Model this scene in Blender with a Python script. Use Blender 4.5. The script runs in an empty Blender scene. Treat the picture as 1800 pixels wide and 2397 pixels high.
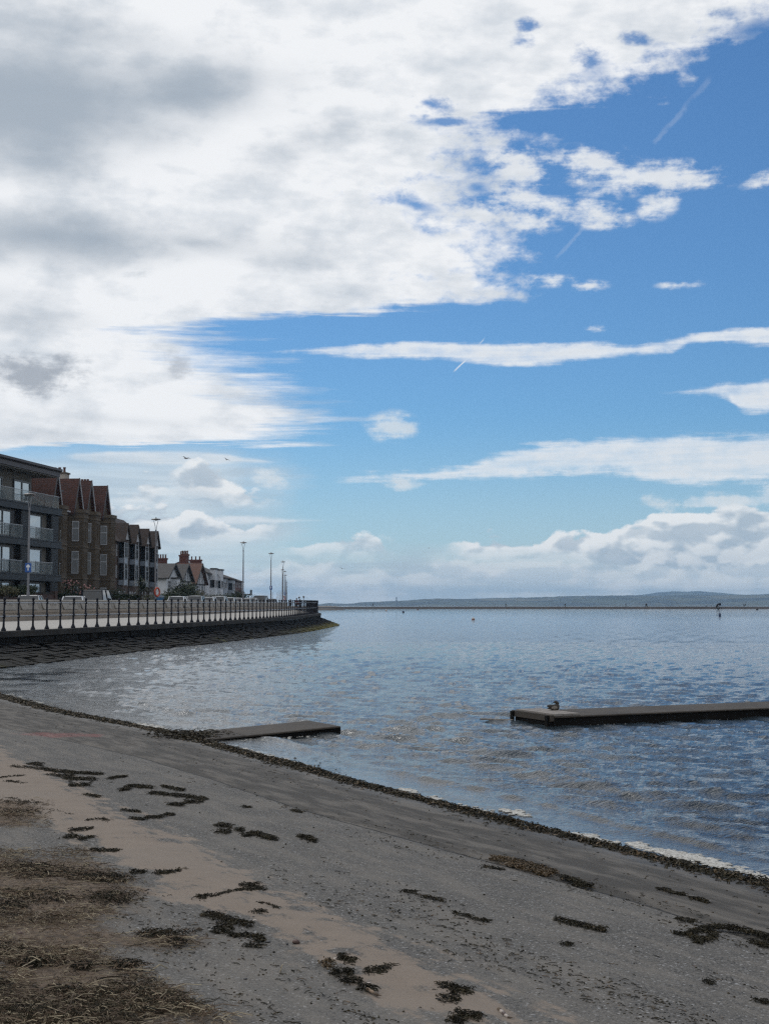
import bpy, math, random
import numpy as np
from mathutils import Vector, Matrix
R = math.radians
random.seed(7)
rng = np.random.default_rng(11)
scene = bpy.context.scene
COL = scene.collection

# ---------------------------------------------------------------- camera
H = 1.8                       # eye above the water
F, PCX, PCY, HORIZON = 3300.0, 900.0, 1198.5, 1417.0
PITCH = math.atan((HORIZON - PCY) / F)
cam = bpy.data.cameras.new("camera")
cam.sensor_fit = 'VERTICAL'
cam.sensor_height = 24.0
cam.lens = 24.0 * F / 2397.0
cam.clip_start = 0.1
cam.clip_end = 60000
camo = bpy.data.objects.new("camera", cam)
camo.location = (0, 0, H)
camo.rotation_euler = (R(90) + PITCH, 0, 0)
COL.objects.link(camo)
scene.camera = camo

# ---------------------------------------------------------------- exposure
scene.view_settings.view_transform = 'Standard'
scene.view_settings.look = 'None'
scene.view_settings.exposure = 0.0
scene.view_settings.gamma = 1.0
try:
    scene.cycles.adaptive_threshold = 0.012
    scene.cycles.use_denoising = False      # keeps the fine grain of water and gravel
    scene.cycles.pixel_filter_type = 'BLACKMAN_HARRIS'
    scene.cycles.filter_width = 1.35
    scene.cycles.max_bounces = 6
    scene.cycles.diffuse_bounces = 2
    scene.cycles.glossy_bounces = 3
    scene.cycles.transmission_bounces = 4
    scene.cycles.volume_bounces = 1
    scene.cycles.use_fast_gi = False
    scene.cycles.sample_clamp_indirect = 4
except Exception:
    pass

# ---------------------------------------------------------------- real points from the photograph's sight lines
def ray(px, py):
    x = (px - PCX) / F
    y = (PCY - py) / F
    return (x, math.cos(PITCH) - math.sin(PITCH) * y, math.sin(PITCH) + math.cos(PITCH) * y)
def at_y(px, py, Y):
    d = ray(px, py)
    k = Y / d[1]
    return (d[0] * k, Y, H + d[2] * k)
def at_z(px, py, z):
    d = ray(px, py)
    k = (z - H) / d[2]
    return (d[0] * k, d[1] * k, z)
def X_at(px, Y): return (px - PCX) / F * Y * 1.0
def Z_at(py, Y): return H + (HORIZON - py) / F * Y

# ---------------------------------------------------------------- node helpers
class S:
    """a socket with arithmetic"""
    def __init__(s, g, o): s.g, s.o = g, o
    def _m(s, op, *a): return s.g.math(op, s, *a)
    def __add__(s, b): return s._m('ADD', b)
    __radd__ = __add__
    def __sub__(s, b): return s._m('SUBTRACT', b)
    def __rsub__(s, b): return s.g.math('SUBTRACT', b, s)
    def __mul__(s, b): return s._m('MULTIPLY', b)
    __rmul__ = __mul__
    def __truediv__(s, b): return s._m('DIVIDE', b)
    def clamp(s):
        r = s._m('ADD', 0.0); r.o.node.use_clamp = True; return r
class G:
    def __init__(s, tree): s.t = tree; s.n = tree.nodes; s.l = tree.links
    def put(s, sock, v):
        if isinstance(v, S): s.l.new(v.o, sock)
        elif v is not None: sock.default_value = v
    def node(s, typ, **kw):
        n = s.n.new(typ)
        for k, v in kw.items(): setattr(n, k, v)
        return n
    def math(s, op, *a):
        n = s.node('ShaderNodeMath', operation=op)
        for i, v in enumerate(a): s.put(n.inputs[i], v)
        return S(s, n.outputs[0])
    def vec(s, x, y, z=0.0):
        n = s.node('ShaderNodeCombineXYZ')
        for i, v in enumerate((x, y, z)): s.put(n.inputs[i], v)
        return S(s, n.outputs[0])
    def sep(s, v):
        n = s.node('ShaderNodeSeparateXYZ'); s.put(n.inputs[0], v)
        return [S(s, o) for o in n.outputs]
    def noise(s, v, scale=1.0, detail=4.0, rough=0.5, dist=0.0, lac=2.0, dim='3D'):
        n = s.node('ShaderNodeTexNoise', noise_dimensions=dim)
        s.put(n.inputs['Vector'], v)
        n.inputs['Scale'].default_value = scale
        n.inputs['Detail'].default_value = detail
        n.inputs['Roughness'].default_value = rough
        n.inputs['Lacunarity'].default_value = lac
        n.inputs['Distortion'].default_value = dist
        return S(s, n.outputs[0])
    def voronoi(s, v, scale=1.0, out='Distance', feature='F1', rnd=1.0):
        n = s.node('ShaderNodeTexVoronoi', feature=feature)
        s.put(n.inputs['Vector'], v)
        n.inputs['Scale'].default_value = scale
        n.inputs['Randomness'].default_value = rnd
        return S(s, n.outputs[out])
    def step(s, v, a, b, lo=0.0, hi=1.0):
        n = s.node('ShaderNodeMapRange', interpolation_type='SMOOTHSTEP')
        s.put(n.inputs[0], v)
        for i, q in enumerate((a, b, lo, hi)): s.put(n.inputs[i + 1], q)
        return S(s, n.outputs[0])
    def lin(s, v, a, b, lo=0.0, hi=1.0):
        n = s.node('ShaderNodeMapRange', interpolation_type='LINEAR')
        s.put(n.inputs[0], v)
        for i, q in enumerate((a, b, lo, hi)): s.put(n.inputs[i + 1], q)
        return S(s, n.outputs[0])
    def curve(s, v, pts, smooth=True):
        """piecewise function through pts [(x, y)], any ranges"""
        pts = sorted(pts)
        x0, x1 = pts[0][0], pts[-1][0]
        ys = [p[1] for p in pts]
        y0, y1 = min(ys), max(ys)
        if y1 - y0 < 1e-6: y1 = y0 + 1
        n = s.node('ShaderNodeFloatCurve')
        c = n.mapping.curves[0]
        q = [((x - x0) / (x1 - x0), (y - y0) / (y1 - y0)) for x, y in pts]
        c.points[0].location = q[0]
        c.points[1].location = q[-1]
        for a in q[1:-1]: c.points.new(*a)
        for p in c.points: p.handle_type = 'AUTO_CLAMPED' if smooth else 'VECTOR'
        n.mapping.update()
        s.put(n.inputs['Value'], s.lin(v, x0, x1))
        return S(s, n.outputs[0]) * (y1 - y0) + y0
    def mix(s, fac, a, b):
        n = s.node('ShaderNodeMix', data_type='RGBA')
        s.put(n.inputs[0], fac)
        for i, v in ((6, a), (7, b)):
            if isinstance(v, S): s.l.new(v.o, n.inputs[i])
            else: n.inputs[i].default_value = (*v, 1.0) if len(v) == 3 else v
        return S(s, n.outputs[2])
    def scalecol(s, col, fac):
        n = s.node('ShaderNodeVectorMath', operation='SCALE')
        s.put(n.inputs[0], col)
        s.put(n.inputs['Scale'], fac)
        return S(s, n.outputs[0])
    def attr(s, name):
        n = s.node('ShaderNodeAttribute', attribute_name=name)
        return S(s, n.outputs['Fac'])
def mx(a, b): return a._m('MAXIMUM', b)
def mn(a, b): return a._m('MINIMUM', b)

# ---------------------------------------------------------------- sky
SUN_EL, SUN_AZ = 50.0, -32.0        # degrees; azimuth from straight ahead, left negative
def sky_uv(px, py):
    d = ray(px, py)
    return math.atan2(d[0], d[1]) * F, math.atan2(d[2], math.hypot(d[0], d[1])) * F
def build_sky():
    w = bpy.data.worlds.new("World")
    scene.world = w
    w.use_nodes = True
    w.cycles.sampling_method = 'NONE'
    t = w.node_tree
    t.nodes.clear()
    g = G(t)
    out = g.node('ShaderNodeOutputWorld')
    bg = g.node('ShaderNodeBackground')
    bg.inputs['Strength'].default_value = SKY_STRENGTH
    t.links.new(bg.outputs[0], out.inputs[0])
    sk = g.node('ShaderNodeTexSky', sky_type='NISHITA')
    sk.sun_disc = False
    sk.sun_elevation = R(SUN_EL)
    sk.sun_rotation = R(SUN_AZ)
    sk.altitude = 0
    sk.air_density = 1.0
    sk.dust_density = 0.2
    sk.ozone_density = 1.6
    tc = g.node('ShaderNodeTexCoord')
    D = S(g, tc.outputs['Generated'])
    x, y, z = g.sep(D)
    U = g.math('ARCTAN2', x, y) * F
    V = g.math('ARCSINE', z) * F
    uv = lambda a, b: g.vec(U * (1.0 / a), V * (1.0 / b), 3.7)
    nz2 = lambda a, b, *k: (g.noise(uv(a, b), 1.0, *k, dim='2D') - 0.5)
    fine = nz2(120, 70, 8, 0.62)
    mid = nz2(300, 130, 5, 0.55)
    streak = nz2(480, 26, 7, 0.6)
    soft = nz2(360, 170, 2, 0.45)
    tuft = nz2(70, 40, 7, 0.66)
    comb = nz2(150, 15, 5, 0.6)
    def cv(pts, **k):            # function of V giving U
        return g.curve(V + mid * 30.0 + streak * 55.0, [(sky_uv(PCX, py)[1], px - PCX) for py, px in pts], **k)
    def cu(pts, var=None, **k):  # function of U giving V
        return g.curve(U if var is None else var, [(px - PCX, sky_uv(px, py)[1]) for px, py in pts], **k)
    tn = g.node('ShaderNodeMix', data_type='RGBA', blend_type='MULTIPLY')       # clear, deep northern blue
    tn.inputs[0].default_value = 1.0
    t.links.new(sk.outputs[0], tn.inputs[6]); tn.inputs[7].default_value = (0.39, 0.64, 0.86, 1)
    base = S(g, tn.outputs[2])
    # the blue deepens a little towards the top
    col = base
    L = 1.0 / SKY_STRENGTH
    white = tuple(c * L for c in (0.84, 0.87, 0.90))
    def over(col, dens, c): return g.mix(dens.clamp(), col, c)
    # --- thin veil low down
    veil = g.step(V, 460, 20) * 0.45
    col = over(col, veil, tuple(c * L for c in (0.60, 0.69, 0.78)))
    # --- long streaks of cloud on the open side
    def band(upper, lower, edge=7.0, amp=9.0, wob=14.0, c=white, k=0.92):
        nonlocal col
        xs = [p[0] for p in upper] + [p[0] for p in lower]
        up = cu(upper); lo = cu(lower)
        d = mn(up - V, V - lo) + (fine + tuft) * (amp * 1.8) + (streak + comb) * (wob * 1.5)
        lim = g.step(U, min(xs) - PCX - 12, min(xs) - PCX + 40)
        if max(xs) < 1790: lim = lim * g.step(U, max(xs) - PCX + 12, max(xs) - PCX - 40)
        dens = g.step(d, -edge * 0.6, edge * 1.5) * lim * k
        dens = dens * (0.86 + tuft * 0.9 + streak * 1.0).clamp()
        sh = (g.step(d, 2, 34) * 0.7 + tuft * 1.2 + streak * 1.2).clamp()
        cc = g.mix(sh * 0.45, c, tuple(q * 0.84 for q in c))
        col = over(col, dens, cc)
    band([(780,1117),(900,1109),(1010,1103),(1080,1090),(1150,1066),(1230,1046),(1320,1036),(1420,1030),(1600,1019),(1800,1009),(2300,980)],
         [(780,1119),(900,1122),(1100,1120),(1250,1114),(1420,1109),(1500,1124),(1600,1134),(1720,1128),(1800,1122),(2300,1130)], 12, 12, 20, k=0.9)
    band([(630,821),(720,814),(800,808),(900,803),(1000,800),(1100,803),(1200,803),(1300,805),(1400,799),(1480,806),(1560,795),(1640,779),(1720,768),(1800,763),(2300,730)],
         [(630,825),(720,827),(800,833),(900,836),(1000,842),(1100,850),(1200,859),(1300,850),(1400,840),(1480,832),(1560,827),(1640,802),(1720,808),(1800,812),(2300,830)], 7, 8, 10)
    band([(1530,916),(1620,910),(1680,897),(1740,891),(1800,890),(2300,880)],[(1530,920),(1640,922),(1690,932),(1740,965),(1800,966),(2300,960)], 8, 8, 10)
    band([(1530,1188),(1600,1160),(1690,1160),(1790,1140),(2000,1120)],[(1530,1192),(1600,1190),(1690,1190),(1790,1192),(2000,1190)], 14, 40, 20, k=0.55)
    band([(160,1062),(260,1056),(400,1055),(500,1060),(580,1072),(655,1081)],[(160,1075),(260,1086),(400,1090),(500,1088),(580,1083),(655,1083)], 5, 3, 5, k=0.85)
    # --- low cloud bank along the horizon, with heaped tops
    bil = nz2(105, 60, 6, 0.55)
    bl1 = g.noise(g.vec(U * (1 / 105.0), V * (1 / 60.0), 0.0), 1.0, 3, 0.45, dim='2D')
    bl2 = g.noise(g.vec((U - 10.0) * (1 / 105.0), (V + 16.0) * (1 / 60.0), 0.0), 1.0, 3, 0.45, dim='2D')
    relief = g.step(bl1 - bl2, -0.11, 0.11)
    def heap(top, bot, amp=60, tone=(0.86, 0.88, 0.89), dark=(0.41, 0.50, 0.59), k=0.95, depth=110, soft_=14):
        nonlocal col
        tp = cu(top); bt = cu(bot)
        d = tp - V + bil * (amp * 2.4)
        dens = g.step(d, 0, soft_) * g.step(V - bt + mid * 60 + streak * 30, -25, 30)
        xs = [p[0] for p in top]
        dens = dens * g.step(U + fine * 90, min(xs) - PCX, min(xs) - PCX + 70)
        if max(xs) < 1790: dens = dens * g.step(U + fine * 90, max(xs) - PCX, max(xs) - PCX - 90)
        sh = (g.step(d, 2, depth) * 0.62 + (1.0 - relief) * 0.85 + soft * 0.8 - 0.18).clamp()
        col = over(col, dens * k, g.mix(sh, tuple(c * L for c in tone), tuple(c * L for c in dark)))
    grey_haze = tuple(c * L for c in (0.60, 0.69, 0.76))
    lowd = g.step(V + streak * 80 + mid * 70, 150, 60)
    col = over(col, lowd * 0.88, g.mix(g.step(bil + streak * 1.2, -0.25, 0.3), tuple(c * L for c in (0.46, 0.55, 0.63)), tuple(c * L for c in (0.74, 0.77, 0.80))))
    slate = tuple(c * L for c in (0.52, 0.60, 0.67))
    col = over(col, g.step(V + mid * 60 + streak * 60, 60, 150) * g.step(V + mid * 60 + streak * 50, 395, 290) * g.step(U + mid * 300 + streak * 200, -150, -420) * 0.80,
               g.mix(g.step(streak + soft, -0.2, 0.3), slate, tuple(c * L for c in (0.72, 0.78, 0.82))))
    heap([(380,1110),(410,1095),(450,1089),(500,1094),(530,1112),(560,1140),(600,1160),(640,1166),(685,1178)], [(380,1160),(450,1165),(560,1180),(685,1182)], 44, depth=95)
    heap([(240,1150),(300,1138),(360,1122),(400,1140),(440,1160)], [(240,1180),(440,1185)], 50, k=0.8, depth=100)
    heap([(150,1215),(250,1190),(330,1178),(385,1176),(420,1195),(455,1188),(510,1196),(560,1226),(600,1238),(660,1236),(680,1250)], [(150,1290),(330,1262),(520,1262),(680,1280)], 58, depth=110)
    heap([(640,1275),(720,1262),(790,1250),(850,1256),(880,1270),(930,1285),(990,1282)], [(640,1300),(790,1292),(990,1300)], 45, k=0.8, depth=90)
    heap([(880,1262),(920,1250),(960,1254),(1010,1276)], [(880,1272),(960,1274),(1010,1280)], 50, k=0.6, depth=60)
    heap([(1040,1258),(1130,1255),(1240,1262),(1310,1246),(1400,1246),(1440,1235),(1500,1206),(1560,1192),(1640,1194),(1720,1190),(1800,1188),(2300,1150)],
         [(1040,1300),(1300,1310),(1500,1340),(1800,1345),(2300,1345)], 46, depth=130)
    heap([(480,1330),(700,1318),(900,1330),(1100,1318),(1400,1325),(1800,1320),(2300,1320)],
         [(480,1375),(900,1372),(1400,1378),(1800,1378),(2300,1378)], 40, k=0.55, tone=(0.76, 0.80, 0.82), dark=(0.52, 0.61, 0.69))
    band([(480,1216),(560,1208),(640,1212),(765,1217)],[(480,1228),(560,1230),(640,1227),(765,1219)], 6, 5, 5, k=0.8)
    # --- single puffs: (x, y, rx, ry, tilt, strength)
    def puffs(lst, c, lo=-0.05, hi=0.95, amp=2.2, k=0.93, nz=None):
        nonlocal col
        nz = (tuft * 0.9 + fine * 0.6 + comb * 0.35) if nz is None else nz
        acc = None
        for px, py, rx, ry, rot, st in lst:
            m = g.node('ShaderNodeMapping', vector_type='TEXTURE')
            u, v = sky_uv(px, py)
            m.inputs['Location'].default_value = (u, v, 0)
            m.inputs['Rotation'].default_value = (0, 0, R(rot))
            m.inputs['Scale'].default_value = (rx, ry, 1)
            g.put(m.inputs[0], g.vec(U, V, 0.0))
            ln = g.node('ShaderNodeVectorMath', operation='LENGTH')
            t.links.new(m.outputs[0], ln.inputs[0])
            e = (1.0 - S(g, ln.outputs['Value'])) * st
            acc = e if acc is None else mx(acc, e)
        d = acc + nz * amp
        dens = g.step(d, lo, hi) * g.step(acc, -0.1, 0.25) * k
        cc = g.mix((g.step(d, 0.3, 1.1) * 0.20 + (1.0 - relief) * 0.16).clamp(), c, tuple(q * 0.80 for q in c))
        col = over(col, dens, cc)
    puffs([(1210,388,100,50,-4,1),(1400,385,120,50,-8,1),(1560,410,180,40,-4,1),(1270,470,160,44,-14,1),(1390,500,110,40,-10,1),(1140,495,70,34,0,.95),
           (1235,515,90,30,-10,.7),(1540,478,60,40,20,.8),(1800,418,70,24,10,.9),(1430,430,120,40,0,.7),
           (1375,668,60,16,0,.75),(1590,666,60,14,0,.6),(1290,655,70,20,0,.7),(1390,770,40,12,0,.5)], white)
    puffs([(915,998,75,42,0,1.0),(640,1122,62,34,-20,1.0),(946,1134,60,20,0,.9),(1560,1178,70,26,-10,.9),(1700,1172,60,26,0,.9)],
          tuple(c * L for c in (0.74, 0.80, 0.84)), k=0.8)
    # --- condensation trails
    def trail(p, q, wd, k):
        nonlocal col
        a, b = sky_uv(*p), sky_uv(*q)
        ln = math.hypot(b[0] - a[0], b[1] - a[1])
        dx, dy = (b[0] - a[0]) / ln, (b[1] - a[1]) / ln
        s_ = (U - a[0]) * dx + (V - a[1]) * dy
        n_ = (U - a[0]) * (-dy) + (V - a[1]) * dx + tuft * wd * 2.4
        dens = g.step(n_._m('ABSOLUTE'), wd, wd * 0.2) * g.step(s_, -4, 8) * g.step(s_, ln + 4, ln - 12) * (0.75 + tuft * 3.0).clamp() * k
        col = over(col, dens, white)
    trail((1528,335),(1665,180), 9, 0.11)
    trail((1300,606),(1370,525), 6, 0.11)
    trail((1062,870),(1090,842), 2.6, 0.85)
    trail((1120,806),(1136,790), 2.2, 0.4)
    # unseen broken cloud to the side and behind, added to neutralise the blue light
    col = over(col, g.step(U._m('ABSOLUTE') + mid * 900.0, 1350, 2300) * 0.78, g.mix(g.step(soft + mid, -0.2, 0.25), tuple(c * L for c in (0.56, 0.59, 0.62)), tuple(c * L for c in (0.84, 0.85, 0.86))))
    # --- the great cloud mass: everything left of its ragged edge
    edge = cv([(-3600,500),(-1500,900),(-700,1250),(-300,1600),(-120,1850),(0,1930),(60,1900),(110,1840),(140,1740),(170,1640),(205,1530),(235,1450),(262,1380),(276,1240),
               (292,1150),(320,1240),(345,1240),(362,1180),(400,1180),(440,1180),(472,1080),(500,1160),(545,1200),(580,1240),(603,1260),(618,1160),
               (645,1160),(668,1210),(690,1180),(712,1080),(735,850),(748,620),(762,560),(792,500),(806,520),(830,560),(860,590),(890,620),(922,670),
               (950,770),(968,810),(988,780),(1010,720),(1030,680),(1042,600),(1050,330),(1060,60),(1080,-400),(1417,-2500)], smooth=False)
    lowpart = g.step(V, 720, 640)           # finely combed below, billowed above
    nz = (fine * 620.0 + mid * 420.0 + tuft * 260.0) * (1.0 - lowpart) + lowpart * (streak * 460.0 + comb * 260.0 + fine * 140.0)
    d = edge - U + nz
    dens = g.step(d, -70, 230)
    # blue breaks in the upper right
    brk = None
    for px, py, rx, ry, rot in ((1010,245,75,30,-8),(1385,140,60,50,-25),(1235,60,40,26,0),(1500,95,70,22,-15),(975,480,80,20,-18),(1120,440,40,18,0),(1040,285,90,14,0),(1760,70,80,30,0),(1230,95,50,26,0),(1700,30,60,26,-10)):
        m = g.node('ShaderNodeMapping', vector_type='TEXTURE')
        u, v = sky_uv(px, py)
        m.inputs['Location'].default_value = (u, v, 0); m.inputs['Rotation'].default_value = (0, 0, R(rot)); m.inputs['Scale'].default_value = (rx, ry, 1)
        g.put(m.inputs[0], g.vec(U, V, 0.0))
        ln = g.node('ShaderNodeVectorMath', operation='LENGTH')
        t.links.new(m.outputs[0], ln.inputs[0])
        e = 1.0 - S(g, ln.outputs['Value'])
        brk = e if brk is None else mx(brk, e)
    dens = dens * (1.0 - g.step(brk + fine * 1.9 + tuft * 1.2, 0.1, 0.95) * g.step(brk, -0.1, 0.3) * 0.9)
    # ripples across the sheet near its edge
    rip = g.noise(g.vec(U * (1 / 150.0) + V * (1 / 200.0), V * (1 / 42.0), 1.2), 1.0, 5, 0.55, dim='2D') - 0.5
    thick = g.step(d, 60, 620)
    shade = (0.10 + rip * 1.15 * (1.0 - thick * 0.45) + soft * 1.1 + fine * 0.75 + tuft * 0.5 * (1.0 - thick * 0.6) + mid * 0.7 + (1.0 - relief) * 0.14 - 0.06).clamp()
    ccol = g.mix(shade, tuple(c * L for c in (0.90, 0.915, 0.935)), tuple(c * L for c in (0.46, 0.53, 0.61)))
    # grey undersides
    gacc = None
    for px, py, rx, ry, rot, st in ((60,250,640,190,5,1.15),(420,225,420,120,10,.85),(-300,200,500,260,0,1),(250,90,420,90,0,.55),(100,552,520,88,-3,.95),(480,570,330,56,-5,.55),(-200,540,420,110,0,1),(30,742,300,40,0,.45),(-100,690,300,60,0,.4),(300,985,420,30,-2,.45),(150,1015,300,24,-2,.4),(560,930,300,26,-3,.3),(700,330,200,60,20,.3)):
        m = g.node('ShaderNodeMapping', vector_type='TEXTURE')
        u, v = sky_uv(px, py)
        m.inputs['Location'].default_value = (u, v, 0); m.inputs['Rotation'].default_value = (0, 0, R(rot)); m.inputs['Scale'].default_value = (rx, ry, 1)
        g.put(m.inputs[0], g.vec(U, V, 0.0))
        ln = g.node('ShaderNodeVectorMath', operation='LENGTH')
        t.links.new(m.outputs[0], ln.inputs[0])
        e = (1.0 - S(g, ln.outputs['Value'])) * st
        gacc = e if gacc is None else mx(gacc, e)
    gm = g.step(gacc + soft * 0.9 + mid * 0.55 + fine * 0.25, -0.10, 0.95)
    ccol = g.mix(gm * 0.95, ccol, tuple(c * L for c in (0.37, 0.43, 0.50)))
    col = over(col, dens * 0.99, ccol)
    # dark ragged scud hanging in front
    puffs([(75,878,150,60,0,1.15),(140,870,90,48,10,1.0),(20,860,90,40,0,1)], tuple(c * L for c in (0.36, 0.40, 0.46)), -0.1, 1.1, 2.6, 0.85)
    puffs([(418,855,50,36,-25,1.0)], tuple(c * L for c in (0.46, 0.50, 0.56)), -0.05, 1.0, 2.6, 0.65)
    puffs([(325,642,50,16,10,1.0)], tuple(c * L for c in (0.52, 0.58, 0.64)), -0.05, 1.0, 2.6, 0.5)
    t.links.new(col.o, bg.inputs['Color'])
SKY_STRENGTH = 0.1
build_sky()

# ---------------------------------------------------------------- sun, softened by the cloud in front of it
sl = bpy.data.lights.new("sun", 'SUN')
sl.energy = 0.9
sl.angle = R(12)
sl.color = (1.0, 0.965, 0.92)
so = bpy.data.objects.new("sun", sl)
sd = Vector((math.sin(R(SUN_AZ)) * math.cos(R(SUN_EL)), math.cos(R(SUN_AZ)) * math.cos(R(SUN_EL)), math.sin(R(SUN_EL))))
so.rotation_euler = (-sd).to_track_quat('-Z', 'Y').to_euler()
so.location = (-40, 60, 80)
COL.objects.link(so)

# ================================================================ helpers for things
def pmat(name, c1, c2=None, scale=3.0, rough=0.7, bump=0.0, bscale=None, metallic=0.0, spec=0.5, detail=5, stretch=(1, 1, 1), coord='Object'):
    m = bpy.data.materials.new(name)
    m.use_nodes = True
    t = m.node_tree
    b = t.nodes['Principled BSDF']
    b.inputs['Roughness'].default_value = rough
    b.inputs['Metallic'].default_value = metallic
    b.inputs['Specular IOR Level'].default_value = spec
    g = G(t)
    if c2 is None:
        c2 = tuple(c * 0.78 for c in c1)
    tc = g.node('ShaderNodeTexCoord')
    p = S(g, tc.outputs[coord])
    if stretch != (1, 1, 1):
        n = g.node('ShaderNodeVectorMath', operation='MULTIPLY')
        g.put(n.inputs[0], p); n.inputs[1].default_value = stretch
        p = S(g, n.outputs[0])
    nz = g.noise(p, scale, detail, 0.6)
    col = g.mix(g.step(nz, 0.32, 0.68), c1, c2)
    t.links.new(col.o, b.inputs['Base Color'])
    if bump:
        bn = g.node('ShaderNodeBump')
        bn.inputs['Strength'].default_value = bump
        bn.inputs['Distance'].default_value = 0.02
        g.put(bn.inputs['Height'], g.noise(p, bscale or scale * 6, 4, 0.6))
        t.links.new(bn.outputs[0], b.inputs['Normal'])
    return m
def put_props(o, label=None, cat=None, group=None, kind=None):
    if label: o['label'] = label
    if cat: o['category'] = cat
    if group: o['group'] = group
    if kind: o['kind'] = kind
    return o
def empty(name, loc=(0, 0, 0), rz=0.0, label=None, cat=None, group=None):
    o = bpy.data.objects.new(name, None)
    o.empty_display_size = 0.3
    o.location = loc
    o.rotation_euler = (0, 0, rz)
    COL.objects.link(o)
    return put_props(o, label, cat, group)
def copy_tree(o, parent=None):
    c = o.copy()
    COL.objects.link(c)
    if parent is not None: c.parent = parent
    for ch in list(o.children): copy_tree(ch, c)
    return c
class MB:
    """collects shapes into one mesh"""
    def __init__(s): s.v, s.f, s.m = [], [], []; s.cur = 0
    def add(s, vs, fs):
        k = len(s.v)
        s.v += [tuple(a) for a in vs]
        s.f += [tuple(i + k for i in f) for f in fs]
        s.m += [s.cur] * len(fs)
        return s
    def box(s, x0, x1, y0, y1, z0, z1):
        v = [(x0,y0,z0),(x1,y0,z0),(x1,y1,z0),(x0,y1,z0),(x0,y0,z1),(x1,y0,z1),(x1,y1,z1),(x0,y1,z1)]
        return s.add(v, [(0,3,2,1),(4,5,6,7),(0,1,5,4),(1,2,6,5),(2,3,7,6),(3,0,4,7)])
    def prism(s, poly, axis, a, b):
        """polygon in the two other axes, extruded along axis from a to b"""
        n = len(poly)
        def P(p, w):
            if axis == 'x': return (w, p[0], p[1])
            if axis == 'y': return (p[0], w, p[1])
            return (p[0], p[1], w)
        vs = [P(p, a) for p in poly] + [P(p, b) for p in poly]
        fs = [tuple(range(n)), tuple(range(2 * n - 1, n - 1, -1))]
        fs += [(i, n + i, n + (i + 1) % n, (i + 1) % n) for i in range(n)]
        return s.add(vs, fs)
    def quadbar(s, p, q, w, h=None):
        """a square bar between two points"""
        return s.tube([p, q], [w * 0.7071] * 2, 4, math.pi / 4)
    def tube(s, pts, rad, n=8, rot=0.0, caps=True):
        pts = [Vector(p) for p in pts]
        rings = []
        up = Vector((0, 0, 1))
        for i, p in enumerate(pts):
            t = (pts[min(i + 1, len(pts) - 1)] - pts[max(i - 1, 0)]).normalized()
            a = t.cross(up)
            if a.length < 1e-3: a = t.cross(Vector((0, 1, 0)))
            a.normalize(); b = a.cross(t).normalized()
            r = rad[i] if isinstance(rad, (list, tuple)) else rad
            rings.append([p + (a * math.cos(rot + 2 * math.pi * k / n) + b * math.sin(rot + 2 * math.pi * k / n)) * r for k in range(n)])
        vs = [v for r in rings for v in r]
        fs = []
        for i in range(len(pts) - 1):
            for k in range(n):
                fs.append((i*n+k, i*n+(k+1)%n, (i+1)*n+(k+1)%n, (i+1)*n+k))
        if caps:
            fs.append(tuple(range(n - 1, -1, -1)))
            fs.append(tuple((len(pts)-1)*n + k for k in range(n)))
        return s.add(vs, fs)
    def lathe(s, prof, n=10, c=(0, 0, 0)):
        vs, fs = [], []
        for r, z in prof:
            for k in range(n):
                a = 2 * math.pi * k / n
                vs.append((c[0] + r * math.cos(a), c[1] + r * math.sin(a), c[2] + z))
        for i in range(len(prof) - 1):
            for k in range(n):
                fs.append((i*n+k, i*n+(k+1)%n, (i+1)*n+(k+1)%n, (i+1)*n+k))
        fs.append(tuple(range(n - 1, -1, -1)))
        fs.append(tuple((len(prof)-1)*n + k for k in range(n)))
        return s.add(vs, fs)
    def blob(s, c, r, nu=8, nv=6, jit=0.0, sc=(1, 1, 1), rg=None):
        rg = rg or random
        vs, fs = [], []
        for i in range(nv + 1):
            th = math.pi * i / nv
            for k in range(nu):
                a = 2 * math.pi * k / nu
                q = r * (1 + rg.uniform(-jit, jit))
                vs.append((c[0] + q*sc[0]*math.sin(th)*math.cos(a), c[1] + q*sc[1]*math.sin(th)*math.sin(a), c[2] + q*sc[2]*math.cos(th)))
        for i in range(nv):
            for k in range(nu):
                fs.append((i*nu+k, (i+1)*nu+k, (i+1)*nu+(k+1)%nu, i*nu+(k+1)%nu))
        return s.add(vs, fs)
    def build(s, name, mat, parent=None, smooth=False, loc=None):
        me = bpy.data.meshes.new(name)
        me.from_pydata(s.v, [], s.f)
        for m in (mat if isinstance(mat, (list, tuple)) else [mat]): me.materials.append(m)
        if isinstance(mat, (list, tuple)):
            me.polygons.foreach_set('material_index', s.m)
        if smooth: me.polygons.foreach_set('use_smooth', [True] * len(me.polygons))
        me.update()
        o = bpy.data.objects.new(name, me)
        COL.objects.link(o)
        if parent is not None: o.parent = parent
        if loc is not None: o.location = loc
        return o
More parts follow.
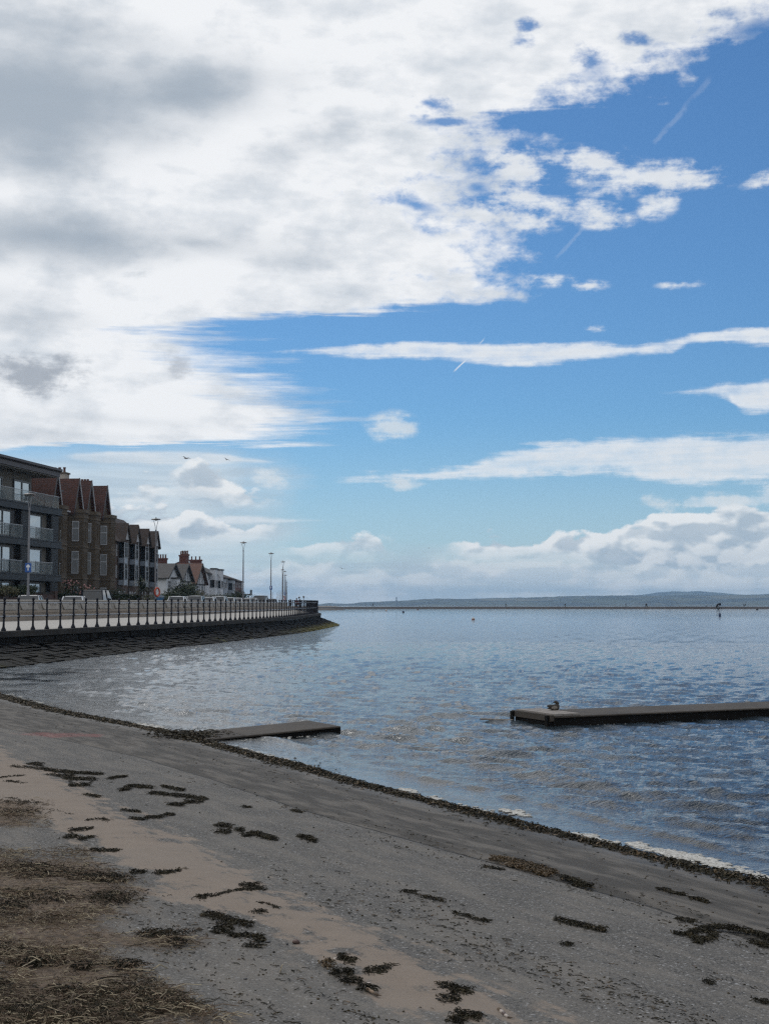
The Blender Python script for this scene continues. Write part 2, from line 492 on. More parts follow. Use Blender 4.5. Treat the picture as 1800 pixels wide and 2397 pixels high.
def grid_mesh(name, V, nr, nc, mat, attrs=None, smooth=True):
    """V: (nr*nc, 3) array in rows"""
    me = bpy.data.meshes.new(name)
    i = np.arange(nr - 1)[:, None] * nc + np.arange(nc - 1)[None, :]
    q = np.stack([i, i + 1, i + nc + 1, i + nc], -1).reshape(-1, 4)
    me.vertices.add(len(V)); me.vertices.foreach_set('co', np.asarray(V, np.float32).ravel())
    me.loops.add(q.size); me.loops.foreach_set('vertex_index', q.ravel().astype(np.int32))
    me.polygons.add(len(q)); me.polygons.foreach_set('loop_start', np.arange(0, q.size, 4, dtype=np.int32))
    me.polygons.foreach_set('loop_total', np.full(len(q), 4, np.int32))
    me.polygons.foreach_set('use_smooth', np.full(len(q), smooth))
    me.update(calc_edges=True)
    for k, a in (attrs or {}).items():
        at = me.attributes.new(k, 'FLOAT', 'POINT')
        at.data.foreach_set('value', np.asarray(a, np.float32).ravel())
    me.materials.append(mat)
    o = bpy.data.objects.new(name, me)
    COL.objects.link(o)
    return o
def vnoise(x, y, seed=0):
    """smooth value noise, numpy"""
    xi, yi = np.floor(x).astype(np.int64), np.floor(y).astype(np.int64)
    fx, fy = x - xi, y - yi
    fx, fy = fx*fx*(3-2*fx), fy*fy*(3-2*fy)
    def h(a, b):
        n = (a * 374761393 + b * 668265263 + seed * 982451653) & 0x7fffffff
        n = ((n ^ (n >> 13)) * 1274126177) & 0x7fffffff
        return ((n ^ (n >> 16)) & 0xffff) / 65535.0
    return (h(xi, yi)*(1-fx) + h(xi+1, yi)*fx)*(1-fy) + (h(xi, yi+1)*(1-fx) + h(xi+1, yi+1)*fx)*fy
def fbm(x, y, seed=0, o=4):
    s, a, t = 0, 0.5, 0
    for k in range(o):
        s = s + a * vnoise(x * 2**k, y * 2**k, seed + k); t += a; a *= 0.5
    return s / t

# ================================================================ the slipway beach
P0 = np.array(at_z(1800, 2072, 0.0)[:2])
P1 = np.array(at_z(0, 1634, 0.0)[:2])
TU = (P1 - P0) / np.linalg.norm(P1 - P0)
NV = np.array([-TU[1], TU[0]])                   # up the beach
if NV @ (-P0) < 0: NV = -NV
SLOPE = 0.062
_sh = [(1800,2072),(1600,2026),(1400,1976),(1200,1926),(1000,1876),(850,1838),(700,1797),(550,1757),(420,1722),(300,1698),(150,1670),(0,1634)]
_shu = np.array([at_z(px, py, 0.0)[:2] for px, py in _sh]) - P0
_us, _vs = _shu @ TU, _shu @ NV
def shore_v(u):
    return np.interp(u, _us, _vs)
def uv_of(x, y):
    q = np.stack([np.asarray(x, float) - P0[0], np.asarray(y, float) - P0[1]], -1)
    return q @ TU, q @ NV
def ground_z(x, y):
    u, v = uv_of(x, y)
    return np.minimum(SLOPE * (v - shore_v(u)), 0.95)
def gpt(px, py, lift=0.0):
    """where the sight line through a pixel meets the beach"""
    z = 0.2
    for _ in range(25):
        p = at_z(px, py, z)
        z = 0.5 * z + 0.5 * float(ground_z(p[0], p[1]))
    p = at_z(px, py, z)
    return (p[0], p[1], float(ground_z(p[0], p[1])) + lift)
def inside_d(X, Y, poly):
    """signed distance to polygon (positive inside), numpy"""
    p = np.array(poly); d = np.full(X.shape, 1e9); ins = np.zeros(X.shape, bool)
    for i in range(len(p)):
        a, b = p[i], p[(i + 1) % len(p)]
        e = b - a
        t = np.clip(((X - a[0]) * e[0] + (Y - a[1]) * e[1]) / (e @ e + 1e-12), 0, 1)
        d = np.minimum(d, np.hypot(X - a[0] - t * e[0], Y - a[1] - t * e[1]))
        c = ((a[1] > Y) != (b[1] > Y)) & (X < (b[0] - a[0]) * (Y - a[1]) / (b[1] - a[1] + 1e-12) + a[0])
        ins ^= c
    return np.where(ins, d, -d)
SAND = [
    [(-60,1735),(0,1745),(60,1790),(140,1800),(200,1850),(300,1905),(420,1960),(520,2010),(640,2075),(760,2130),(900,2190),(1010,2240),(1110,2300),(1200,2345),(1330,2420),
     (1140,2420),(1000,2360),(900,2325),(800,2275),(700,2225),(620,2185),(560,2150),(500,2140),(430,2110),(350,2060),(240,2010),(190,1975),(120,1935),(60,1915),(-60,1900)],
    [(-60,1765),(30,1775),(120,1800),(90,1830),(-60,1830)],
]
DIRT = [[(-60,2010),(120,2010),(240,2020),(330,2085),(320,2140),(240,2165),(300,2185),(470,2190),(490,2215),(300,2225),(250,2240),(320,2275),(430,2330),(620,2420),(-60,2420)],
        [(-60,1872),(60,1880),(110,1900),(90,1935),(-60,1945)]]
WETL = [(0,1700),(120,1722),(330,1770),(520,1828),(700,1890),(900,1945),(1100,2000),(1300,2055),(1500,2110),(1640,2155),(1800,2205),(2000,2262)]
def ground_poly(px): return [gpt(a, b)[:2] for a, b in px]
SAND_XY = [ground_poly(p) for p in SAND]
DIRT_XY = [ground_poly(p) for p in DIRT]
seam = np.array([gpt(a, b)[:2] for a, b in WETL])
su, sv = uv_of(seam[:, 0], seam[:, 1])
_o = np.argsort(su); su, sv = su[_o], sv[_o]

def ground_material():
    m = bpy.data.materials.new("beach concrete and sand")
    m.use_nodes = True
    t = m.node_tree; b = t.nodes['Principled BSDF']; g = G(t)
    tc = g.node('ShaderNodeTexCoord'); p = S(g, tc.outputs['Object'])
    sand, dirt, sea, shore = g.attr('sand'), g.attr('dirt'), g.attr('seam'), g.attr('shore')
    n1 = g.noise(p, 1.1, 6, 0.62); n2 = g.noise(p, 5.0, 5, 0.6); n3 = g.noise(p, 38.0, 3, 0.6)
    x, y, z = g.sep(p)
    # direction along the shore, for drift lines
    al = g.vec(x * TU[0] + y * TU[1], (x * NV[0] + y * NV[1]) * 5.0, 0.0)
    dr = g.noise(al, 1.3, 6, 0.65)
    agg = g.voronoi(p, 120.0, 'Color'); ag1 = g.sep(agg)[0]
    agd = g.voronoi(p, 260.0, 'Color'); ag2 = g.sep(agd)[1]
    spk = g.voronoi(p, 105.0, 'Color'); sp = g.sep(spk)[0]
    grit = (ag1 * 0.6 + ag2 * 0.4)
    stone = g.mix(grit, (0.043, 0.040, 0.036), (0.186, 0.174, 0.158))
    stone = g.mix(g.step(sp, 0.95, 0.98), stone, (0.33, 0.325, 0.32))
    stone = g.mix(g.step(sp, 0.12, 0.06), stone, (0.028, 0.028, 0.028))
    stone = g.mix(g.step(n1, 0.4, 0.65) * 0.35, stone, (0.155, 0.145, 0.13))
    smooth = g.mix(grit * 0.45 + n2 * 0.45, (0.031, 0.028, 0.024), (0.084, 0.076, 0.066))
    smooth = g.mix(g.step(dr, 0.42, 0.62) * 0.4, smooth, (0.075, 0.070, 0.064))
    side = g.step(sea + (n3 - 0.5) * 0.10, -0.02, 0.02)          # 1 on the upper, coarser slab
    col = g.mix(side, smooth, stone)
    # damp film of silt on the flat top end
    col = g.mix(g.step(dr + n1 * 0.4, 0.62, 0.85) * 0.45, col, (0.205, 0.182, 0.155))
    # the joint between the two slabs
    col = g.mix(g.step((sea + (n2 - 0.5) * 0.06)._m('ABSOLUTE'), 0.022, 0.006) * g.step(n1, 0.3, 0.45) * 0.9, col, (0.022, 0.021, 0.020))
    # wet edge
    col = g.mix(g.step(shore + (n2 - 0.5) * 0.3, 0.35, 0.05) * 0.55, col, (0.06, 0.057, 0.05))
    # blown sand: solid inside, thinning into the gravel's hollows at its rim
    sm = g.step(sand + (n2 - 0.5) * 0.9 + (dr - 0.5) * 1.1 + (n1 - 0.5) * 0.5 + (grit - 0.5) * 0.10, -0.02, 0.13)
    scol = g.mix(g.step(n2 * 0.5 + g.noise(p, 140.0, 3, 0.6) * 0.5, 0.35, 0.65), (0.185, 0.147, 0.115), (0.225, 0.181, 0.143))
    scol = g.mix(g.step(n1, 0.45, 0.7) * 0.5, scol, (0.205, 0.172, 0.142))
    col = g.mix(sm, col, scol)
    dm = g.step(dirt + (n2 - 0.5) * 0.5 + (dr - 0.5) * 0.3, -0.05, 0.16)
    dcol = g.mix(g.step(g.noise(p, 24.0, 5, 0.7), 0.35, 0.7), (0.065, 0.044, 0.028), (0.185, 0.130, 0.084))
    col = g.mix(dm * 0.92, col, dcol)
    # faded red marking paint
    rp = None
    for a, bq, r in ((110, 1719, 0.42), (152, 1720, 0.40), (200, 1721, 0.30)):
        q = gpt(a, bq)
        d = g.node('ShaderNodeVectorMath', operation='DISTANCE')
        g.put(d.inputs[0], p); d.inputs[1].default_value = q
        e = g.step(S(g, d.outputs['Value']) + (n2 - 0.5) * 0.7, r, r * 0.55)
        rp = e if rp is None else mx(rp, e)
    col = g.mix(rp * g.step(n3, 0.35, 0.6) * 0.38, col, (0.40, 0.10, 0.10))
    t.links.new(col.o, b.inputs['Base Color'])
    wet = g.step(shore + (n2 - 0.5) * 0.4, 0.5, 0.05)
    t.links.new((0.88 - wet * 0.35).o, b.inputs['Roughness'])
    b.inputs['Specular IOR Level'].default_value = 0.35
    bn = g.node('ShaderNodeBump'); bn.inputs['Strength'].default_value = 0.75; bn.inputs['Distance'].default_value = 0.010
    flat = (1.0 - sm * 0.85) * (0.35 + side * 0.65)
    g.put(bn.inputs['Height'], (grit * 0.8 + n3 * 0.5) * flat + dm * g.noise(p, 30.0, 5, 0.7) * 1.4 + sm * g.noise(al, 9.0, 3, 0.5) * 0.3)
    t.links.new(bn.outputs[0], b.inputs['Normal'])
    return m
def build_ground():
    u = np.concatenate([np.arange(-9, -1, 0.4), np.arange(-1, 16, 0.045), np.arange(16, 44, 0.12)])
    v = np.concatenate([np.arange(-5, -1.2, 0.2), np.arange(-1.2, 7.5, 0.045), np.arange(7.5, 40, 0.4)])
    UU, VV = np.meshgrid(u, v)
    X = P0[0] + UU * TU[0] + VV * NV[0]; Y = P0[1] + UU * TU[1] + VV * NV[1]
    Z = np.minimum(SLOPE * (VV - shore_v(UU)), 0.95)
    sd = VV - np.interp(UU, su, sv)
    sand = np.maximum.reduce([inside_d(X, Y, p) for p in SAND_XY])
    dirt = np.maximum.reduce([inside_d(X, Y, p) for p in DIRT_XY])
    Z = Z + 0.012 * (fbm(X * 1.2, Y * 1.2, 3) - 0.5) - 0.018 * np.exp(-(sd / 0.10) ** 2) * (sd < 0.1)
    Z = Z + 0.015 * np.clip(sand / 0.3, 0, 1) * (0.6 + fbm(X * 3, Y * 3, 9) * 0.8) + 0.04 * np.clip(dirt / 0.35, 0, 1) * fbm(X * 5, Y * 5, 5)
    V = np.stack([X.ravel(), Y.ravel(), Z.ravel()], -1)
    o = grid_mesh("beach", V, len(v), len(u), ground_material(),
                  dict(sand=np.clip(sand, -2, 2), dirt=np.clip(dirt, -2, 2), seam=np.clip(sd, -3, 3), shore=np.clip(VV - shore_v(UU), -3, 6)))
    put_props(o, kind='structure')
build_ground()

# ================================================================ water
def shelter(X, Y, k=0.95):
    # the corner between the slip and the sea wall lies out of the wind, with cat's paws crossing it
    n = fbm(X * 1.1 + Y * 0.35, Y * 0.8, 71, 4)
    return 1 - k * np.tanh(1.5 * np.exp(-((X + 9.6) / 3.6) ** 2 - ((Y - 34) / 8.0) ** 2) * np.clip((n - 0.28) * 3.2, 0, 1.4))
def wave_height(X, Y):
    """wind chop: a sum of short-crested waves, fading where the mesh gets too coarse"""
    rg = np.random.default_rng(5)
    D = np.hypot(X, Y)
    u, v = uv_of(X, Y)
    off = shore_v(u) - v                       # metres out from the water's edge
    calm = np.clip((off - 0.05) / 2.0, 0.18, 1.0)
    patch = 0.55 + 0.9 * fbm(X * 0.16 + 9, Y * 0.10 + 4, 21, 3)
    Z = np.zeros_like(X)
    for k in range(64):
        lam = 0.12 * (8.0 ** (k / 63.0))       # 0.12 .. 0.96 m
        a = 0.0056 * lam ** 0.84 * rg.uniform(0.5, 1.3)
        th = R(232) + rg.normal(0, 0.42)
        ph = rg.uniform(0, 6.28)
        kx, ky = math.cos(th) * 6.283 / lam, math.sin(th) * 6.283 / lam
        fade = np.clip(lam * 110.0 / D - 0.6, 0, 1)
        s = np.sin(kx * X + ky * Y + ph)
        Z += a * fade * (s + 0.45 * (s * s - 0.5))
    Z = Z * calm * patch * shelter(X, Y, 0.7)
    # small breakers running up the slip
    for o0, amp, wd in ((0.75, 0.026, 0.13), (1.9, 0.030, 0.18), (3.1, 0.028, 0.22)):
        wob = 0.55 * (fbm(u * 0.35 + o0 * 7, v * 0 + o0, 31, 3) - 0.5)
        lit = np.clip((fbm(u * 0.5 + o0 * 3, v * 0 + 2 + o0, 41, 2) - 0.36) * 4, 0, 1)
        q = (off - o0 - wob * 1.6)
        Z += amp * lit * np.where(q < 0, np.exp(-(q / (wd * 0.45)) ** 2), np.exp(-(q / wd) ** 2)) * (0.75 + 0.5 * fbm(u * 6, v * 6, 51, 2)) * np.clip(1.3 - D / 30, 0, 1)
    return Z
def water_material():
    m = bpy.data.materials.new("lake water")
    m.use_nodes = True
    t = m.node_tree; b = t.nodes['Principled BSDF']; g = G(t)
    geo = g.node('ShaderNodeNewGeometry'); p = S(g, geo.outputs['Position'])
    x, y, z = g.sep(p)
    sh = g.attr('off')
    n = g.noise(p, 0.35, 4, 0.6)
    deep = g.mix(n, (0.020, 0.030, 0.040), (0.040, 0.054, 0.062))
    shallow = (0.034, 0.033, 0.029)
    col = g.mix(g.step(sh + (n - 0.5) * 2.0, 4.0, 0.2) * 0.85, deep, shallow)
    t.links.new(col.o, b.inputs['Base Color'])
    b.inputs['Roughness'].default_value = 0.035
    b.inputs['IOR'].default_value = 1.333
    b.inputs['Specular IOR Level'].default_value = 0.5
    c, s = math.cos(R(20)), math.sin(R(20))
    along = g.vec(x * c + y * s, (y * c - x * s) * 2.0, 0.0)
    gust = g.noise(g.vec(x * 0.05, y * 0.018, 0.0), 1.0, 4, 0.55)
    w1 = g.noise(along, 0.9, 3, 0.5); w2 = g.noise(along, 2.6, 4, 0.6, 0.3); w3 = g.noise(along, 8.0, 3, 0.6)
    calm = g.step(sh, 0.0, 1.6, 0.40, 1.0)
    w4 = g.noise(along, 24.0, 2, 0.5)
    w2 = 1.0 - (w2 * 2.0 - 1.0)._m('ABSOLUTE'); w3 = 1.0 - (w3 * 2.0 - 1.0)._m('ABSOLUTE')
    h = (w1 * 0.030 + w2 * 0.024 + w3 * 0.022 + w4 * 0.008) * calm * (0.45 + gust * 1.1) * g.attr('wind')
    bn = g.node('ShaderNodeBump'); bn.inputs['Strength'].default_value = 1.0; bn.inputs['Distance'].default_value = 0.55
    g.put(bn.inputs['Height'], h)
    t.links.new(bn.outputs[0], b.inputs['Normal'])
    return m
def build_water():
    ang = np.concatenate([np.linspace(-75, -17.6, 60)[:-1], np.linspace(-17.6, 17.6, 620), np.linspace(17.6, 75, 90)[1:]])
    r = [6.0]
    while r[-1] < 70: r.append(r[-1] + max(0.045, 0.0042 * r[-1] * max(1, r[-1] / 26)))
    while r[-1] < 14000: r.append(r[-1] * 1.06)
    r = np.array(r); a = np.radians(ang)
    RR, AA = np.meshgrid(r, a, indexing='ij')
    X, Y = RR * np.sin(AA), RR * np.cos(AA)
    Z = np.zeros_like(X)
    near = r < 160
    Z[near] = wave_height(X[near], Y[near])
    u, v = uv_of(X, Y)
    off = np.clip(shore_v(u) - v, -2, 40)
    o = grid_mesh("water", np.stack([X.ravel(), Y.ravel(), Z.ravel()], -1), len(r), len(ang), water_material(), dict(off=off, wind=shelter(X, Y)))
    put_props(o, kind='structure')
build_water()

# ================================================================ promenade, road, land
def zp(D): return 0.9 + 0.17 * min(max((D - 49.5) / 80.0, 0), 1)
RAIL = [(-15.6,30),(-14.5,40),(-12.95,49.6),(-10.15,65.5),(-7.68,86),(-6.5,100.5),(-6.2,111),(-5.98,124),(-5.95,130),(-6.2,135),(-6.75,141),(-7.6,150),(-8.6,162),(-10.5,185),(-13,215)]
def catmull(pts, n=8):
    out = []
    P = [Vector((*p, 0)) for p in pts]
    for i in range(len(P) - 1):
        p0, p1, p2, p3 = P[max(i-1, 0)], P[i], P[i+1], P[min(i+2, len(P)-1)]
        for k in range(n):
            t = k / n
            out.append(0.5 * ((2*p1) + (p2-p0)*t + (2*p0-5*p1+4*p2-p3)*t*t + (3*p1-p0-3*p2+p3)*t**3))
    out.append(P[-1])
    return [(p.x, p.y) for p in out]
EDGE = catmull(RAIL)
WALL = [(-23.6,55),(-21.6,68),(-20.4,75),(-17.9,92),(-16.2,106),(-15.5,122),(-15.2,140),(-14.9,165),(-14.3,183),(-13.6,200)]
WALLC = catmull(WALL, 6)
def resample(pts, step):
    pts = [Vector((*p, 0)) for p in pts]
    L = [0]
    for a, b in zip(pts, pts[1:]): L.append(L[-1] + (b - a).length)
    n = int(L[-1] / step)
    out = []
    j = 0
    for i in range(n + 1):
        s = i * step
        while j < len(L) - 2 and L[j + 1] < s: j += 1
        t = (s - L[j]) / max(L[j+1] - L[j], 1e-9)
        p = pts[j].lerp(pts[j+1], t)
        d = (pts[j+1] - pts[j]).normalized()
        out.append((p.x, p.y, d.x, d.y))
    return out
M_pave = pmat("promenade concrete", (0.40, 0.375, 0.34), (0.34, 0.32, 0.29), 0.6, 0.85, 0.2, 30)
M_road = pmat("road asphalt", (0.055, 0.056, 0.058), (0.075, 0.075, 0.075), 1.5, 0.9)
def strip_between(name, A, B, za, zb, mat):
    mb = MB(); n = len(A)
    vs = [(*a, za(a[1])) for a in A] + [(*b, zb(b[1])) for b in B]
    mb.add(vs, [(i, i + 1, n + i + 1, n + i) for i in range(n - 1)])
    o = mb.build(name, mat); put_props(o, kind='structure'); return o
ys = np.concatenate([np.arange(30, 200, 2.5), [200, 207, 215]])
ex = lambda y: float(np.interp(y, [p[1] for p in EDGE], [p[0] for p in EDGE]))
wx = lambda y: float(np.interp(y, [p[1] for p in WALLC], [p[0] for p in WALLC])) if y <= 200 else -13.6 - (y - 200) * 0.35
A = [(ex(y) - 0.02, y) for y in ys]; B = [(wx(y) - 0.3, y) for y in ys]
strip_between("pavement", A, B, zp, zp, M_pave)
C = [(wx(y) - 40 + 0, y) for y in ys]
ys2 = np.concatenate([np.arange(30, 200, 5), np.arange(200, 640, 20)])
def landx(y):
    if y <= 215: return wx(y) - 0.35
    return float(np.interp(y, [215, 260, 330, 460, 620], [-18.9, -19, -24, -33, -50]))
strip_between("road", [(landx(y), y) for y in ys2], [(landx(y) - 7.5, y) for y in ys2], lambda y: 1.05, lambda y: 1.05, M_road)
M_garden = pmat("garden grass and soil", (0.045, 0.060, 0.025), (0.09, 0.075, 0.05), 0.4, 0.95)
strip_between("ground", [(landx(y) - 7.5, y) for y in ys2], [(landx(y) - 300, y) for y in ys2], lambda y: 1.12, lambda y: 1.12, M_garden)
# strip of road kerb towards the gardens
kb = MB()
for a, b in zip(ys2[:-1], ys2[1:]):
    xa, xb = landx(a) - 7.5, landx(b) - 7.5
    kb.add([(xa+.15,a,1.05),(xb+.15,b,1.05),(xb+.15,b,1.17),(xa+.15,a,1.17),(xa-1.6,a,1.17),(xb-1.6,b,1.17)], [(0,1,2,3),(3,2,5,4)])
put_props(kb.build("sidewalk", M_pave), kind='structure')

# ---------------------------------------------------------------- sea wall: coping, upright face and pitched stone apron
M_coping = pmat("weathered coping", (0.010, 0.010, 0.010), (0.035, 0.032, 0.028), 1.2, 0.9, 0.5, 12)
def seawall_material():
    m = bpy.data.materials.new("sea wall stone")
    m.use_nodes = True
    t = m.node_tree; b = t.nodes['Principled BSDF']; g = G(t)
    geo = g.node('ShaderNodeNewGeometry'); p = S(g, geo.outputs['Position'])
    x, y, z = g.sep(p)
    n = g.noise(p, 0.9, 5, 0.65); n2 = g.noise(p, 7.0, 4, 0.6)
    r = g.attr('tone')
    col = g.mix(g.step(n * 0.5 + r * 0.5, 0.25, 0.75), (0.003, 0.0033, 0.0036), (0.013, 0.0125, 0.012))
    col = g.mix(g.step(z + (n - 0.5) * 0.5, 0.34, 0.12) * 0.45, col, (0.050, 0.047, 0.040))
    alg = g.step(z + (n2 - 0.5) * 0.3 + (n - 0.5) * 0.7, 0.36, 0.10) * g.step(y + (n - 0.5) * 60.0, 82, 112)
    col = g.mix(alg * 0.9, col, g.mix(n2, (0.085, 0.080, 0.022), (0.19, 0.17, 0.060)))
    pat = g.step(g.noise(p, 0.28, 3, 0.5), 0.62, 0.72) * g.step(z, 0.3, 0.1)
    col = g.mix(pat * 0.6, col, (0.16, 0.16, 0.04))
    mort = g.attr('mortar')
    col = g.mix(mort * g.step(n + n2 * 0.2, 0.5, 0.72) * 0.5, col, (0.10, 0.105, 0.11))
    t.links.new(col.o, b.inputs['Base Color'])
    b.inputs['Roughness'].default_value = 0.72
    b.inputs['Specular IOR Level'].default_value = 0.05
    bn = g.node('ShaderNodeBump'); bn.inputs['Strength'].default_value = 0.7; bn.inputs['Distance'].default_value = 0.03
    g.put(bn.inputs['Height'], n2)
    t.links.new(bn.outputs[0], b.inputs['Normal'])
    return m
M_stone = seawall_material()
def toe(D): return float(np.interp(D, [30, 46, 56, 70, 100, 118, 126, 140, 160, 215], [3.9, 3.3, 2.3, 1.75, 1.55, 1.75, 1.9, 1.6, 1.4, 1.2]))
def build_seawall():
    root = empty("sea_wall", (EDGE[20][0], EDGE[20][1], 0.0), 0, "dark stone sea wall under the promenade railing, sloping into the lake", "sea wall")
    inv = Vector(root.location)
    L = lambda q: (q[0] - inv.x, q[1] - inv.y, q[2] - inv.z)
    st = resample(EDGE, 0.5)
    cp, fc = MB(), MB()
    ring = []
    for x, y, dx, dy in st:
        nx, ny = dy, -dx
        z = zp(y)
        lip = 0.10 + 0.02 * math.sin(y * 3.1)
        prof = [(-0.42, z + .004), (lip, z + .004), (lip, z - .20), (0.02, z - .22)]
        ring.append([L((x + nx * a, y + ny * a, h)) for a, h in prof])
    n = 4
    cp.add([v for r_ in ring for v in r_], [(i*n+k, i*n+k+1, (i+1)*n+k+1, (i+1)*n+k) for i in range(len(ring)-1) for k in range(n-1)])
    cp.build("coping", M_coping, root)
    ring = []
    for x, y, dx, dy in st:
        nx, ny = dy, -dx
        z = zp(y); tw = toe(y)
        prof = [(0.02, z - .2), (0.03, z - .42), (0.10, z - .46), (tw, -0.02), (tw + .6, -0.35)]
        ring.append([L((x + nx * (a - .05), y + ny * (a - .05), h - .03)) for a, h in prof])
    n = 5
    fc.add([v for r_ in ring for v in r_], [(i*n+k, i*n+k+1, (i+1)*n+k+1, (i+1)*n+k) for i in range(len(ring)-1) for k in range(n-1)])
    core = fc.build("mortar_bed", M_stone, root)
    for nm, val in (('tone', 0.5), ('mortar', 1.0)):
        at = core.data.attributes.new(nm, 'FLOAT', 'POINT'); at.data.foreach_set('value', [val] * len(core.data.vertices))
    # separate pitching stones laid on it
    sb = MB(); tone = []
    courses = 7
    pts = resample(EDGE, 0.05)
    rg = random.Random(3)
    for c in range(-1, courses):
        i = rg.randrange(0, 8)
        while i < len(pts) - 20:
            ln = rg.choice((9, 11, 13, 15, 18)) if c >= 0 else rg.choice((16, 20, 24))
            j = min(i + ln, len(pts) - 1)
            quad = []
            skip = rg.random() < 0.05
            for k, e in ((i, 1), (j, -1)):
                x, y, dx, dy = pts[k]
                x += dx * 0.012 * e; y += dy * 0.012 * e
                nx, ny = dy, -dx
                z = zp(y); tw = toe(y)
                def at(s):          # s: 0..1 down the apron
                    a = 0.10 + (tw - 0.10) * s; h = (z - .46) + (-0.02 - z + .46) * s
                    return a, h
                if c < 0:
                    a0, h0, a1, h1 = 0.03, z - .22, 0.06, z - .45
                else:
                    a0, h0 = at(c / courses + 0.012); a1, h1 = at((c + 1) / courses - 0.012)
                # stones lean along the wall
                sh = 0.10 * (c if c >= 0 else 0)
                quad.append(((x + nx * a0, y + ny * a0, h0), (x + nx * a1, y + ny * a1, h1), (nx, ny)))
            lift = rg.uniform(0.015, 0.075); tl = rg.uniform(-.02, .02)
            (p0, p1, n0), (q0, q1, n1) = quad
            vs = []
            for base in (0, 1):
                for p, nn, w in ((p0, n0, 1), (p1, n0, -1), (q1, n1, -1), (q0, n1, 1)):
                    if base == 0: vs.append(L((p[0] - nn[0]*.06, p[1] - nn[1]*.06, p[2] - .06)))
                    else:
                        o_ = lift + tl * w
                        mxp = [(p0[t_] + p1[t_] + q0[t_] + q1[t_]) / 4 for t_ in range(3)]
                        r_ = rg.uniform(0.05, 0.12)
                        pp = [p[t_] + (mxp[t_] - p[t_]) * r_ for t_ in range(3)]
                        vs.append(L((pp[0] + nn[0] * o_ * .5, pp[1] + nn[1] * o_ * .5, pp[2] + o_ * (0.85 if c >= 0 else 0))))
            if not skip:
                sb.add(vs, [(4,5,6,7),(0,1,5,4),(1,2,6,5),(2,3,7,6),(3,0,4,7)])
                tone += [rg.random()] * 8
            i = j
    stn = sb.build("pitching_stone", M_stone, root)
    at = stn.data.attributes.new('tone', 'FLOAT', 'POINT'); at.data.foreach_set('value', tone)
    at = stn.data.attributes.new('mortar', 'FLOAT', 'POINT'); at.data.foreach_set('value', [0.0] * len(tone))
build_seawall()

# ---------------------------------------------------------------- promenade railing
M_iron = pmat("dark navy iron paint", (0.006, 0.007, 0.013), (0.010, 0.011, 0.018), 8, 0.5, spec=0.2)
M_galv = pmat("galvanised rail", (0.40, 0.42, 0.45), (0.33, 0.35, 0.38), 6, 0.45)
def build_railing():
    st = resample([p for p in EDGE if p[1] >= 46.5], 1.22)
    st = [s for s in st if s[1] < 182]
    x0, y0 = st[0][0], st[0][1]
    root = empty("railing", (x0, y0, zp(y0)), 0, "dark iron promenade railing with ball topped posts and two pale rails", "railing")
    prof = [(0.105,0),(0.105,.05),(0.085,.08),(0.060,.13),(0.046,.17),(0.040,.44),(0.062,.47),(0.066,.52),(0.062,.57),(0.040,.60),(0.036,.93),(0.062,.96),(0.064,1.0),(0.05,1.04),(0.036,1.06),(0.055,1.09),(0.064,1.125),(0.055,1.16),(0.028,1.185)]
    me = None
    for i, (x, y, dx, dy) in enumerate(st[:98]):
        if me is None:
            mb = MB().lathe([(a * .86, b) for a, b in prof], 10)
            o = mb.build("post", M_iron, root, smooth=False); me = o
        else:
            o = me.copy(); COL.objects.link(o); o.parent = root
        o.location = (x - x0 - dy * 0.22 * 1, y - y0 + dx * 0.22, zp(y) - zp(y0))
        rr = random.Random(i)
        o.rotation_euler = (R(rr.uniform(-1.2, 1.2)), R(rr.uniform(-1.2, 1.2)), rr.uniform(0, 6))
    for h, r in ((.985, .024), (.515, .024)):
        mb = MB()
        mb.tube([(x - x0 - dy * .22, y - y0 + dx * .22, zp(y) - zp(y0) + h) for x, y, dx, dy in st[:98]], r, 6)
        mb.build("rail", M_galv, root, smooth=True)
build_railing()

